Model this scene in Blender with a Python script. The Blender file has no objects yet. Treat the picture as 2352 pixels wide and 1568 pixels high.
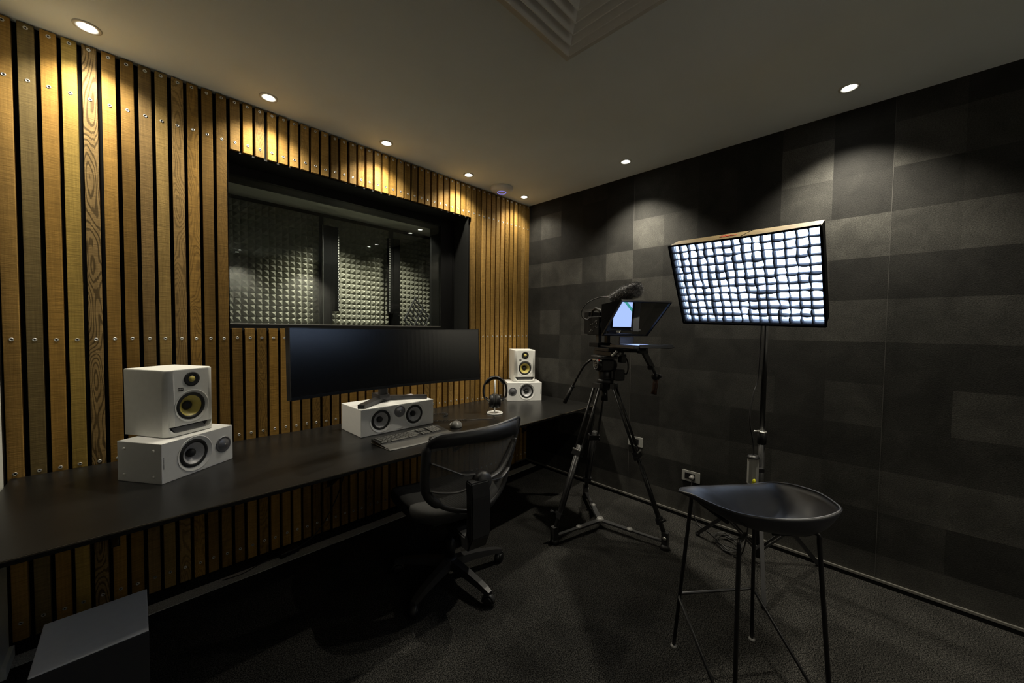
import bpy, bmesh, math, random
from mathutils import Vector, Matrix
random.seed(7)
PI = math.pi
S = bpy.context.scene
COL = S.collection
V = Vector
def R(d): return math.radians(d)

# ---------------------------------------------------------------- helpers
def new(): return bmesh.new()

def add_box(bm, x0, x1, y0, y1, z0, z1, M=None, bev=0.0, mi=0):
    vs = [bm.verts.new((x, y, z)) for x in (x0, x1) for y in (y0, y1) for z in (z0, z1)]
    fs = []
    for q in ((0,1,3,2),(4,6,7,5),(0,4,5,1),(2,3,7,6),(0,2,6,4),(1,5,7,3)):
        f = bm.faces.new([vs[i] for i in q]); f.material_index = mi; fs.append(f)
    if bev > 0:
        es = list({e for f in fs for e in f.edges})
        r = bmesh.ops.bevel(bm, geom=es, offset=bev, segments=2, affect='EDGES', profile=0.5)
        for f in r['faces']: f.material_index = mi
        vs = list({v for f in r['faces'] for v in f.verts} | {v for v in vs if v.is_valid})
    if M is not None: bmesh.ops.transform(bm, matrix=M, verts=[v for v in vs if v.is_valid])
    return vs

def frame_for(d, up=None):
    d = d.normalized()
    if up is None: up = V((0,0,1)) if abs(d.z) < .95 else V((1,0,0))
    a = d.cross(up).normalized(); b = a.cross(d).normalized()
    return a, b

def add_tube(bm, pts, r, seg=12, caps=True, mi=0, flat=None, up=None, closed=False):
    """sweep a circle (or ellipse: flat=(ra,rb)) along pts; r may be a list"""
    pts = [V(p) for p in pts]; n = len(pts); rings = []
    prev = None
    for i, p in enumerate(pts):
        if closed: d = (pts[(i+1) % n]-pts[i-1])
        else: d = (pts[min(i+1, n-1)]-pts[max(i-1, 0)])
        if d.length < 1e-9: d = V((0,0,1))
        d.normalize()
        if up is not None: a, b = frame_for(d, V(up))
        elif prev is None: a, b = frame_for(d)
        else:
            a = prev - d*prev.dot(d)
            if a.length < 1e-6: a, b = frame_for(d)
            a.normalize(); b = a.cross(d).normalized()
        prev = a
        ri = r[i] if isinstance(r, (list, tuple)) else r
        ra, rb = (ri, ri) if flat is None else (ri*flat[0], ri*flat[1])
        rings.append([bm.verts.new(p + a*ra*math.cos(2*PI*k/seg) + b*rb*math.sin(2*PI*k/seg)) for k in range(seg)])
    m = n if closed else n-1
    for i in range(m):
        A, B = rings[i], rings[(i+1) % n]
        for k in range(seg):
            f = bm.faces.new((A[k], A[(k+1) % seg], B[(k+1) % seg], B[k])); f.smooth = True; f.material_index = mi
    if caps and not closed:
        f = bm.faces.new(rings[0][::-1]); f.material_index = mi
        f = bm.faces.new(rings[-1]); f.material_index = mi
    return [v for g in rings for v in g]

def add_bar(bm, a, b, w, h, up=(0,0,1), mi=0):
    """square bar"""
    a, b = V(a), V(b); d = (b-a).normalized(); s = d.cross(V(up))
    if s.length < 1e-5: s = d.cross(V((1,0,0)))
    s.normalize(); t = s.cross(d).normalized()
    vs = []
    for p in (a, b):
        for i, j in ((-1,-1),(1,-1),(1,1),(-1,1)): vs.append(bm.verts.new(p + s*w/2*i + t*h/2*j))
    for q in ((0,1,2,3),(7,6,5,4),(0,4,5,1),(1,5,6,2),(2,6,7,3),(3,7,4,0)):
        f = bm.faces.new([vs[i] for i in q]); f.material_index = mi

def add_lathe(bm, prof, M=None, seg=32, mi=None, smooth=True, closed=False):
    """prof: list of (r, z[, mat]) revolved round local Z, then transformed by M"""
    rings = []; allv = []
    for p in prof:
        r_, z = p[0], p[1]
        if r_ < 1e-6: vs = [bm.verts.new((0,0,z))]
        else: vs = [bm.verts.new((r_*math.cos(2*PI*k/seg), r_*math.sin(2*PI*k/seg), z)) for k in range(seg)]
        rings.append(vs); allv += vs
    for i in range(len(rings)-1):
        A, B = rings[i], rings[i+1]
        m = prof[i+1][2] if len(prof[i+1]) > 2 else (mi or 0)
        for k in range(seg):
            k2 = (k+1) % seg
            if len(A) == 1 and len(B) == 1: continue
            if len(A) == 1: f = bm.faces.new((A[0], B[k2], B[k]))
            elif len(B) == 1: f = bm.faces.new((A[k], A[k2], B[0]))
            else: f = bm.faces.new((A[k], A[k2], B[k2], B[k]))
            f.smooth = smooth; f.material_index = m
    if M is not None: bmesh.ops.transform(bm, matrix=M, verts=allv)
    return allv

def add_prism(bm, poly, y0, y1, axis='y', M=None, mi=0):
    """poly of (a,b) extruded along axis: 'y' -> (a,y,b); 'x' -> (x,a,b); 'z' -> (a,b,z)"""
    def P(a, b, t):
        return {'y': (a, t, b), 'x': (t, a, b), 'z': (a, b, t)}[axis]
    A = [bm.verts.new(P(a, b, y0)) for a, b in poly]; B = [bm.verts.new(P(a, b, y1)) for a, b in poly]
    n = len(poly)
    for k in range(n):
        f = bm.faces.new((A[k], A[(k+1) % n], B[(k+1) % n], B[k])); f.material_index = mi
    for g in (A[::-1], B):
        f = bm.faces.new(g); f.material_index = mi
    if M is not None: bmesh.ops.transform(bm, matrix=M, verts=A+B)
    return A+B

def round_poly(w, h, r, cx=0, cy=0, n=6, rs=None):
    out = []
    rs = rs or (r, r, r, r)   # corners: ++, -+, --, +-
    for (sx, sy, a0), rr in zip(((1,1,0),(-1,1,90),(-1,-1,180),(1,-1,270)), rs):
        for k in range(n+1):
            a = R(a0 + 90*k/n)
            out.append((cx + sx*(w/2-rr) + rr*math.cos(a), cy + sy*(h/2-rr) + rr*math.sin(a)))
    return out

def finish(bm, recalc=True):
    if recalc: bmesh.ops.recalc_face_normals(bm, faces=bm.faces[:])

def mesh_of(name, bm, mats, recalc=True, smooth_angle=None):
    finish(bm, recalc)
    me = bpy.data.meshes.new(name); bm.to_mesh(me); bm.free()
    for m in (mats if isinstance(mats, (list, tuple)) else [mats]): me.materials.append(m)
    return me

def obj(name, bm, mats=None, parent=None, loc=None, rot=None, recalc=True):
    me = mesh_of(name, bm, mats, recalc) if isinstance(bm, bmesh.types.BMesh) else bm
    o = bpy.data.objects.new(name, me); COL.objects.link(o)
    if parent is not None: o.parent = parent
    if loc is not None: o.location = loc
    if rot is not None: o.rotation_euler = rot
    return o

def tag(o, label=None, cat=None, group=None, kind=None):
    if label: o['label'] = label
    if cat: o['category'] = cat
    if group: o['group'] = group
    if kind: o['kind'] = kind
    return o

def thing(name, label, cat, loc=(0,0,0), rotz=0.0, group=None):
    o = bpy.data.objects.new(name, None); COL.objects.link(o)
    o.empty_display_size = .05
    o.location = loc; o.rotation_euler = (0, 0, rotz)
    return tag(o, label, cat, group)

def struct(name, bm, mats, parent=None, recalc=True):
    o = obj(name, bm, mats, parent, recalc=recalc)
    if parent is None: o['kind'] = 'structure'
    return o

def copy_tree(o, parent=None):
    c = o.copy(); COL.objects.link(c)
    if parent is not None: c.parent = parent
    for ch in list(o.children): copy_tree(ch, c)
    return c

def spline(pts, n=8):
    """Catmull-Rom through pts"""
    pts = [V(p) for p in pts]; out = []
    P = [pts[0]*2-pts[1]] + pts + [pts[-1]*2-pts[-2]]
    for i in range(1, len(P)-2):
        for k in range(n):
            t = k/n; a, b, c, d = P[i-1], P[i], P[i+1], P[i+2]
            out.append(.5*((2*b) + (-a+c)*t + (2*a-5*b+4*c-d)*t*t + (-a+3*b-3*c+d)*t**3))
    out.append(pts[-1]); return out

def boolean_cut(o, bmc):
    me = bpy.data.meshes.new('cut'); finish(bmc); bmc.to_mesh(me); bmc.free()
    c = bpy.data.objects.new('cut', me); COL.objects.link(c)
    m = o.modifiers.new('b', 'BOOLEAN'); m.operation = 'DIFFERENCE'; m.object = c; m.solver = 'EXACT'
    pm = o.parent; o.parent = None
    bpy.context.view_layer.update()
    dg = bpy.context.evaluated_depsgraph_get()
    ne = bpy.data.meshes.new_from_object(o.evaluated_get(dg))
    o.modifiers.clear(); o.data = ne; o.parent = pm
    bpy.data.objects.remove(c); bpy.data.meshes.remove(me)

# lathe matrix: local Z of profile -> -Y (towards the front of an object)
FRONT = Matrix.Rotation(R(90), 4, 'X')      # z -> -y
def at(x, y, z, Rm=None):
    return Matrix.Translation((x, y, z)) @ (Rm if Rm is not None else Matrix.Identity(4))
def axis_to(d, p=(0,0,0)):
    d = V(d).normalized(); q = V((0,0,1)).rotation_difference(d)
    return Matrix.Translation(V(p)) @ q.to_matrix().to_4x4()

# ---------------------------------------------------------------- materials
def nodes(m):
    m.use_nodes = True; nt = m.node_tree; return nt, nt.nodes, nt.links
def mat(name, col, rough=.5, metal=0.0, spec=.5, emit=None, es=0.0, noise=0.0, nscale=40, bump=0.0, bscale=200, coat=0.0, sheen=0.0):
    m = bpy.data.materials.new(name); nt, N, L = nodes(m); b = N['Principled BSDF']
    b.inputs['Base Color'].default_value = (*col, 1); b.inputs['Roughness'].default_value = rough
    b.inputs['Metallic'].default_value = metal; b.inputs['Specular IOR Level'].default_value = spec
    b.inputs['Coat Weight'].default_value = coat; b.inputs['Sheen Weight'].default_value = sheen
    if emit: b.inputs['Emission Color'].default_value = (*emit, 1); b.inputs['Emission Strength'].default_value = es
    tc = N.new('ShaderNodeTexCoord')
    n = N.new('ShaderNodeTexNoise'); n.inputs['Scale'].default_value = nscale; n.inputs['Detail'].default_value = 4
    L.new(tc.outputs['Object'], n.inputs['Vector'])
    mx = N.new('ShaderNodeMix'); mx.data_type = 'RGBA'; mx.blend_type = 'MULTIPLY'
    a = max(noise, .02)
    mr = N.new('ShaderNodeMapRange'); mr.inputs['To Min'].default_value = 1-a; mr.inputs['To Max'].default_value = 1+a*.6
    mr.inputs['From Min'].default_value = .3; mr.inputs['From Max'].default_value = .7
    L.new(n.outputs['Fac'], mr.inputs['Value']); mx.inputs['Factor'].default_value = 1
    mx.inputs['A'].default_value = (*col, 1); L.new(mr.outputs['Result'], mx.inputs['B'])
    L.new(mx.outputs['Result'], b.inputs['Base Color'])
    if bump:
        n2 = N.new('ShaderNodeTexNoise'); n2.inputs['Scale'].default_value = bscale; n2.inputs['Detail'].default_value = 3
        L.new(tc.outputs['Object'], n2.inputs['Vector'])
        bp = N.new('ShaderNodeBump'); bp.inputs['Strength'].default_value = bump; bp.inputs['Distance'].default_value = .002
        L.new(n2.outputs['Fac'], bp.inputs['Height']); L.new(bp.outputs['Normal'], b.inputs['Normal'])
    return m

def wood_mat():
    m = bpy.data.materials.new('rough_sawn_timber'); nt, N, L = nodes(m); b = N['Principled BSDF']
    tc = N.new('ShaderNodeTexCoord'); oi = N.new('ShaderNodeObjectInfo')
    mul = N.new('ShaderNodeMath'); mul.operation = 'MULTIPLY'; mul.inputs[1].default_value = 37.0
    L.new(oi.outputs['Random'], mul.inputs[0])
    cx = N.new('ShaderNodeCombineXYZ'); L.new(mul.outputs[0], cx.inputs['X']); L.new(mul.outputs[0], cx.inputs['Z'])
    add = N.new('ShaderNodeVectorMath'); add.operation = 'ADD'
    L.new(tc.outputs['Object'], add.inputs[0]); L.new(cx.outputs[0], add.inputs[1])
    def noise(sx, sy, sz, det=3, rough=.5, dist=0):
        mp = N.new('ShaderNodeMapping'); mp.inputs['Scale'].default_value = (sx, sy, sz)
        L.new(add.outputs[0], mp.inputs['Vector'])
        n = N.new('ShaderNodeTexNoise'); n.inputs['Scale'].default_value = 1; n.inputs['Detail'].default_value = det
        n.inputs['Roughness'].default_value = rough; n.inputs['Distortion'].default_value = dist
        L.new(mp.outputs[0], n.inputs['Vector']); return n
    saw = noise(14, 14, 300, 3, .6)        # horizontal saw marks
    grain = noise(170, 170, 5, 4, .6)      # lengthwise grain
    blot = noise(9, 9, 1.6, 3)             # tone patches
    big = noise(14, 14, 3.0, 1, .4)        # contour field -> cathedral figure
    def rng(n, a, c, lo, hi):
        r = N.new('ShaderNodeMapRange'); r.inputs['From Min'].default_value = a; r.inputs['From Max'].default_value = c
        r.inputs['To Min'].default_value = lo; r.inputs['To Max'].default_value = hi
        L.new(n, r.inputs['Value']); return r.outputs['Result']
    def mulm(a, c):
        k = N.new('ShaderNodeMath'); k.operation = 'MULTIPLY'; L.new(a, k.inputs[0])
        if isinstance(c, float): k.inputs[1].default_value = c
        else: L.new(c, k.inputs[1])
        return k.outputs[0]
    f = mulm(mulm(rng(saw.outputs['Fac'], .3, .7, .72, 1.14), rng(grain.outputs['Fac'], .3, .7, .84, 1.10)), rng(blot.outputs['Fac'], .3, .7, .74, 1.14))
    # figured growth rings: sine of the contour field
    s1 = mulm(big.outputs['Fac'], 125.0)
    dn = N.new('ShaderNodeMath'); dn.operation = 'ADD'; L.new(s1, dn.inputs[0]); L.new(mulm(grain.outputs['Fac'], 5.0), dn.inputs[1])
    sn = N.new('ShaderNodeMath'); sn.operation = 'SINE'; L.new(dn.outputs[0], sn.inputs[0])
    fig = rng(sn.outputs[0], .15, .75, 1.0, .38)
    mix1 = N.new('ShaderNodeMix'); mix1.data_type = 'FLOAT'
    L.new(oi.outputs['Alpha'], mix1.inputs['Factor']); mix1.inputs['A'].default_value = 1.0; L.new(fig, mix1.inputs['B'])
    tot = mulm(f, mix1.outputs['Result'])
    mx = N.new('ShaderNodeMix'); mx.data_type = 'RGBA'; mx.blend_type = 'MULTIPLY'; mx.inputs['Factor'].default_value = 1
    L.new(oi.outputs['Color'], mx.inputs['A']); L.new(tot, mx.inputs['B'])
    L.new(mx.outputs['Result'], b.inputs['Base Color'])
    b.inputs['Roughness'].default_value = .65; b.inputs['Specular IOR Level'].default_value = .15
    bp = N.new('ShaderNodeBump'); bp.inputs['Strength'].default_value = .5; bp.inputs['Distance'].default_value = .0015
    L.new(tot, bp.inputs['Height']); L.new(bp.outputs['Normal'], b.inputs['Normal'])
    return m

def wall_tile_mat():
    m = bpy.data.materials.new('charcoal_fabric_squares'); nt, N, L = nodes(m); b = N['Principled BSDF']
    at_ = N.new('ShaderNodeAttribute'); at_.attribute_name = 'tile_shade'
    tc = N.new('ShaderNodeTexCoord')
    def noise(sc, det, dist=0, map_=None):
        n = N.new('ShaderNodeTexNoise'); n.inputs['Scale'].default_value = sc; n.inputs['Detail'].default_value = det
        n.inputs['Distortion'].default_value = dist
        if map_:
            mp = N.new('ShaderNodeMapping'); mp.inputs['Scale'].default_value = map_; L.new(tc.outputs['Object'], mp.inputs['Vector']); L.new(mp.outputs[0], n.inputs['Vector'])
        else: L.new(tc.outputs['Object'], n.inputs['Vector'])
        return n
    n1 = noise(7, 5, .6); n2 = noise(1, 3, .4, (1, 190, 260)); n3 = noise(2.2, 2)
    def rng(n, lo, hi):
        r = N.new('ShaderNodeMapRange'); r.inputs['From Min'].default_value = .32; r.inputs['From Max'].default_value = .68
        r.inputs['To Min'].default_value = lo; r.inputs['To Max'].default_value = hi; L.new(n.outputs['Fac'], r.inputs['Value']); return r.outputs[0]
    def mm(a, c):
        k = N.new('ShaderNodeMath'); k.operation = 'MULTIPLY'; L.new(a, k.inputs[0]); L.new(c, k.inputs[1]); return k.outputs[0]
    t = mm(mm(rng(n1, .72, 1.28), rng(n2, .6, 1.4)), mm(rng(n3, .85, 1.15), at_.outputs['Fac']))
    mx = N.new('ShaderNodeMix'); mx.data_type = 'RGBA'; mx.blend_type = 'MULTIPLY'; mx.inputs['Factor'].default_value = 1
    mx.inputs['A'].default_value = (.043, .0418, .037, 1); L.new(t, mx.inputs['B']); L.new(mx.outputs['Result'], b.inputs['Base Color'])
    b.inputs['Roughness'].default_value = .75; b.inputs['Specular IOR Level'].default_value = .25
    bp = N.new('ShaderNodeBump'); bp.inputs['Strength'].default_value = .6; bp.inputs['Distance'].default_value = .002
    L.new(n2.outputs['Fac'], bp.inputs['Height']); L.new(bp.outputs['Normal'], b.inputs['Normal'])
    return m

def carpet_mat():
    m = bpy.data.materials.new('charcoal_carpet'); nt, N, L = nodes(m); b = N['Principled BSDF']
    tc = N.new('ShaderNodeTexCoord')
    v = N.new('ShaderNodeTexNoise'); v.inputs['Scale'].default_value = 200; v.inputs['Detail'].default_value = 3; L.new(tc.outputs['Object'], v.inputs['Vector'])
    n = N.new('ShaderNodeTexNoise'); n.inputs['Scale'].default_value = 5; n.inputs['Detail'].default_value = 4; L.new(tc.outputs['Object'], n.inputs['Vector'])
    cr = N.new('ShaderNodeValToRGB'); e = cr.color_ramp.elements
    e[0].position = .42; e[0].color = (.004, .004, .0036, 1); e[1].position = .64; e[1].color = (.052, .050, .0455, 1)
    L.new(v.outputs['Fac'], cr.inputs['Fac'])
    r = N.new('ShaderNodeMapRange'); r.inputs['From Min'].default_value = .3; r.inputs['From Max'].default_value = .7
    r.inputs['To Min'].default_value = .75; r.inputs['To Max'].default_value = 1.25; L.new(n.outputs['Fac'], r.inputs['Value'])
    mx = N.new('ShaderNodeMix'); mx.data_type = 'RGBA'; mx.blend_type = 'MULTIPLY'; mx.inputs['Factor'].default_value = 1
    L.new(cr.outputs['Color'], mx.inputs['A']); L.new(r.outputs[0], mx.inputs['B']); L.new(mx.outputs['Result'], b.inputs['Base Color'])
    b.inputs['Roughness'].default_value = .95; b.inputs['Specular IOR Level'].default_value = .1
    bp = N.new('ShaderNodeBump'); bp.inputs['Strength'].default_value = .8; bp.inputs['Distance'].default_value = .004
    L.new(v.outputs['Fac'], bp.inputs['Height']); L.new(bp.outputs['Normal'], b.inputs['Normal'])
    return m

def glass_mat(name, tint=(.93, .95, .94), ior=1.5, boost=1.0, rough=0.0):
    m = bpy.data.materials.new(name); nt, N, L = nodes(m)
    for n in list(N):
        if n.type != 'OUTPUT_MATERIAL': N.remove(n)
    out = [n for n in N if n.type == 'OUTPUT_MATERIAL'][0]
    fr = N.new('ShaderNodeFresnel'); fr.inputs['IOR'].default_value = ior
    mu = N.new('ShaderNodeMath'); mu.operation = 'MULTIPLY'; mu.inputs[1].default_value = boost; mu.use_clamp = True
    L.new(fr.outputs[0], mu.inputs[0])
    t = N.new('ShaderNodeBsdfTransparent'); t.inputs['Color'].default_value = (*tint, 1)
    g = N.new('ShaderNodeBsdfGlossy'); g.inputs['Roughness'].default_value = rough
    mx = N.new('ShaderNodeMixShader'); L.new(mu.outputs[0], mx.inputs[0]); L.new(t.outputs[0], mx.inputs[1]); L.new(g.outputs[0], mx.inputs[2])
    L.new(mx.outputs[0], out.inputs['Surface']); return m

def mesh_fabric_mat(name, col, alpha=.5, sc=700):
    m = bpy.data.materials.new(name); nt, N, L = nodes(m); b = N['Principled BSDF']
    b.inputs['Base Color'].default_value = (*col, 1); b.inputs['Roughness'].default_value = .7
    tc = N.new('ShaderNodeTexCoord'); w = N.new('ShaderNodeTexWave'); w.wave_type = 'BANDS'; w.bands_direction = 'Z'
    w.inputs['Scale'].default_value = sc/6.28; L.new(tc.outputs['Object'], w.inputs['Vector'])
    r = N.new('ShaderNodeMapRange'); r.inputs['To Min'].default_value = alpha-.25; r.inputs['To Max'].default_value = alpha+.25
    L.new(w.outputs['Fac'], r.inputs['Value']); L.new(r.outputs[0], b.inputs['Alpha']); return m

def emit_mat(name, col, strength):
    m = mat(name, (.02,.02,.02), .5, emit=col, es=strength); return m

M_WOOD = wood_mat(); M_TILE = wall_tile_mat(); M_CARPET = carpet_mat()
M_BLACKWALL = mat('black_acoustic_backing', (.006,.006,.006), .9, spec=.1)
M_CEIL = mat('ceiling_paint', (.83,.89,.90), .8, noise=.03, nscale=3, spec=.2)
M_WHITEWALL = mat('white_wall_paint', (.85,.86,.78), .6, noise=.03, nscale=5)
M_SIDEWALL = mat('side_wall_dark_paint', (.05,.049,.046), .8)
M_REARWALL = mat('rear_wall_pale_paint', (.62,.62,.60), .8, noise=.05, nscale=3)
M_BLACKPAINT = mat('black_satin_paint', (.004,.004,.004), .5, spec=.25, noise=.1, nscale=8)
M_POST = mat('matte_black_post', (.002,.002,.002), .9, spec=.05)
M_REVEAL = mat('charcoal_reveal_paint', (.009,.0095,.0088), .7, spec=.3, noise=.12, nscale=6)
M_ALU = mat('dull_aluminium', (.42,.42,.40), .4, metal=.9, noise=.1)
M_STEEL = mat('bright_zinc', (.80,.79,.76), .35, metal=.85, noise=.1, nscale=300)
M_HOLE = mat('dark_screw_socket', (.01,.01,.01), .6)
M_DESK = mat('dark_phenolic_desktop', (.010,.0098,.0092), .30, spec=.35, noise=.35, nscale=4, bump=.05, bscale=500)
M_DESKEDGE = mat('desktop_edge', (.09,.075,.055), .35, noise=.2)
M_WHITE = mat('white_satin_lacquer', (.84,.84,.82), .35, noise=.02)
M_WHITE2 = mat('white_matte_vinyl', (.82,.82,.78), .5, noise=.03)
M_RUB = mat('black_rubber', (.012,.012,.012), .55)
M_BLKPL = mat('black_plastic', (.008,.008,.009), .42, noise=.1)
M_CAMB = mat('camera_matte_black', (.006,.006,.0065), .7, spec=.2, noise=.1)
M_BLKPL2 = mat('dark_grey_plastic', (.035,.035,.036), .45, noise=.1)
M_GREYPL = mat('grey_graphite_plastic', (.19,.188,.18), .35, noise=.1)
M_CONE = mat('silver_woven_cone', (.55,.55,.57), .42, metal=.1, noise=.15, nscale=400)
M_YCONE = mat('yellow_woven_cone', (.62,.52,.13), .45, noise=.1, nscale=500)
M_GRILLE = mat('perforated_steel_dome', (.24,.24,.26), .35, metal=.5, noise=.5, nscale=900)
M_PORT = mat('grey_port_ramp', (.22,.22,.23), .45)
M_TEXT = mat('grey_print', (.16,.16,.16), .5)
M_LOGO = mat('black_badge', (.02,.02,.02), .3)
M_SCREEN = mat('dark_matte_screen', (.0025,.003,.0045), .22, spec=.9)
M_BEZEL = mat('dark_bezel', (.010,.011,.014), .35)
M_GUN = mat('gunmetal', (.06,.06,.065), .32, metal=.5)
M_KEY = mat('grey_keycap', (.26,.255,.24), .35, noise=.2)
M_PALM = mat('grey_palm_rest', (.075,.073,.066), .5, noise=.1)
M_KBASE = mat('light_grey_keyboard_edge', (.25,.25,.23), .4)
M_LCD = mat('keyboard_status_strip', (.55,.56,.52), .35)
M_CFAB = mat('black_chair_fabric', (.020,.020,.019), .85, noise=.25, nscale=200, bump=.2, bscale=900)
M_CMESH = mesh_fabric_mat('black_chair_mesh', (.11,.105,.095), .74)
M_CHAIRPL = mat('chair_black_nylon', (.026,.026,.027), .42, noise=.1)
M_CARBON = mat('black_tripod_tube', (.022,.022,.022), .35, noise=.15)
M_TRIM = mat('aluminium_skirting_trim', (.33,.32,.29), .35, metal=.7)
M_SEAT = mat('black_moulded_seat', (.020,.022,.030), .45, spec=.9, noise=.05)
M_LEGBLK = mat('black_powder_coated_steel', (.012,.012,.013), .42)
M_SOCK = mat('brushed_socket_plate', (.45,.45,.42), .4, metal=.4)
M_GREYBOX = mat('light_grey_satin_box', (.80,.80,.81), .5, noise=.02)
M_SUBSIDE = mat('dark_grille_cloth', (.03,.03,.033), .8)
M_FUR = mat('grey_fur', (.17,.17,.175), .9, noise=.6, nscale=120)
M_FOAM = mat('grey_acoustic_foam', (.27,.265,.215), .85, noise=.12, nscale=60, bump=.2, bscale=500)
M_BOOTHCEIL = mat('booth_ceiling_paint', (.75,.75,.66), .8)
M_TOPLIT = mat('toplit_softbox_fabric', (.30,.215,.09), .6, noise=.2, nscale=30, bump=.3, bscale=60)  # tan paints in the downlight falling on the black fabric's top side
M_BLKFAB = mat('black_nylon_fabric', (.0025,.0025,.003), .9, spec=.05, noise=.2, nscale=30)
M_SILVER = mat('silver_lining', (.7,.7,.7), .4, metal=.5)
M_GRIDF = mat('grey_translucent_grid_webbing', (.055,.058,.068), .75)
M_DIFF = emit_mat('softbox_diffuser_cloth', (.52,.69,1.0), 4.2)
M_LED = emit_mat('downlight_lens', (1.0,.97,.88), 30)
M_LAMPRIM = mat('white_downlight_trim', (.62,.61,.56), .4)
M_LOUV = mat('white_louvre_enamel', (.85,.85,.82), .45)
M_LAMPIN = mat('downlight_reflector', (.8,.79,.75), .3, metal=.3)
M_APBLUE = emit_mat('blue_status_ring', (.25,.25,1.0), 1.0)
M_APW = mat('white_access_point_shell', (.80,.80,.80), .45)
M_RED = mat('red_mark', (.6,.02,.02), .5)
M_ORANGE = mat('orange_red_print', (.75,.10,.02), .6)
M_YELLOW = mat('yellow_sticker', (.75,.72,.03), .5)
M_GRIP = mat('reddish_wood_grip', (.055,.022,.012), .5, noise=.3, nscale=60)
M_TABBLUE = mat('aluminium_tablet_shell', (.14,.145,.155), .35, metal=.6)
M_CABLE = mat('black_cable', (.015,.015,.015), .5)
M_GLASS = glass_mat('studio_window_glass', (.95,.965,.95), 1.5, .65)
M_BEAMGLASS = glass_mat('beam_splitter_glass', (.40,.42,.46), 1.5, 7.0)
M_CLEAR = glass_mat('clear_acrylic', (.93,.93,.93), 1.49, 1.0)
M_DOORPAINT = mat('dark_door_leaf', (.02,.02,.02), .5)

# ---------------------------------------------------------------- the room
H = 2.7; XL = -3.345; YR = -5.0
WX0, WX1, WZ0, WZ1 = -2.531, -.808, 1.400, 2.412      # window opening in the timber wall
YB = -.016                                             # backing board face

bm = new(); add_box(bm, XL-.15, .15, YR-.15, 2.0, -.1, 0); struct('floor', bm, M_CARPET)
bm = new(); add_box(bm, XL-.15, .15, YR-.15, .0, H, H+.1); struct('ceiling', bm, M_CEIL)
# timber wall backing: one wall with the window hole
bm = new()
add_box(bm, XL, WX0, YB, .16, 0, H); add_box(bm, WX1, 0, YB, .16, 0, H)
add_box(bm, WX0, WX1, YB, .16, WZ1, H); add_box(bm, WX0, WX1, YB, .16, 0, WZ0-.012)
struct('wall_front', bm, M_BLACKWALL)
# dark fabric-squared wall, one mesh, tile tone kept per face
TW, TH = .2505, .239
ys = [0.0] + [-.216-TW*k for k in range(0, 30) if -.216-TW*k > YR] + [YR]
zs = [0.0]
z = 2.323
zl = []
while z > 0: zl.append(z); z -= TH
zs = [0.0] + sorted(zl) + [2.323+TH, H]
ovr = {  # (row from top, column from the corner): tone, read from the photograph
 (1,0):.75,(1,1):1.25,(1,2):.45,(1,3):.35,(1,4):.5,(1,5):.75,(1,6):.75,(1,7):.6,(1,8):.5,(1,9):1.35,(1,10):.42,
 (0,0):.6,(0,1):.6,(0,2):.4,(0,5):.7,(0,6):.7,(0,9):.8,(0,10):.5,
 (2,0):.5,(2,1):.6,(2,2):.45,(2,3):.45,(2,4):.55,(2,5):1.35,(2,6):.95,(2,7):.6,(2,8):.5,(2,9):.95,(2,10):.5,(2,11):.5,
 (3,0):1.0,(3,1):1.3,(3,2):1.2,(3,3):.72,(3,4):1.2,(3,5):.72,(3,6):.5,(3,7):.95,(3,8):.9,(3,9):1.25,(3,10):1.3,(3,11):.95,
 (4,0):.5,(4,1):.62,(4,2):.55,(4,3):.5,(4,4):.62,(4,5):1.25,(4,6):1.0,(4,7):.6,(4,8):.62,(4,9):.85,(4,10):.55,(4,11):.5,
 (5,0):.62,(5,1):1.05,(5,2):.65,(5,3):.9,(5,4):.6,(5,5):.62,(5,6):.55,(5,7):.8,(5,8):.9,(5,9):1.05,(5,10):1.15,(5,11):1.0,
 (6,0):.5,(6,1):.6,(6,2):.85,(6,3):.62,(6,4):.7,(6,5):.9,(6,6):.6,(6,7):.55,(6,8):.55,(6,9):.55,(6,10):.6,(6,11):.6,
 (7,0):.9,(7,1):1.35,(7,2):1.1,(7,3):.8,(7,4):.7,(7,5):.6,(7,6):.75,(7,7):.8,(7,8):.8,(7,9):.6,(7,10):.9,(7,11):.6}
bm = new(); lay = bm.loops.layers.float_color.new('tile_shade')
grid = [[bm.verts.new((0, y, z)) for z in zs] for y in ys]
nr = len(zs)-1; rng_ = random.Random(3)
for i in range(len(ys)-1):
    for j in range(nr):
        f = bm.faces.new((grid[i][j], grid[i+1][j], grid[i+1][j+1], grid[i][j+1]))
        row = nr-1-j
        t = ovr.get((row, i))
        if t is None: t = (.95 if row % 2 else .58)*rng_.uniform(.75, 1.25)
        t = .78*t**1.35
        for lp in f.loops: lp[lay] = (t, t, t, 1)
g2 = [[bm.verts.new((.12, y, z)) for z in (0, H)] for y in (0, YR)]
f = bm.faces.new((g2[0][0], g2[0][1], g2[1][1], g2[1][0]))
for lp in f.loops: lp[lay] = (.5,.5,.5,1)
struct('wall_right', bm, M_TILE, recalc=False)
for f in bpy.data.objects['wall_right'].data.polygons: pass
bm = new()
for yy in (-.216-3*TW-TW, -.216-9*TW-TW): add_box(bm, -.0012, .0005, yy-.0012, yy+.0012, .04, H)
struct('trim_4', bm, mat('joint_line', (.055,.053,.048), .8))
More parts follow.
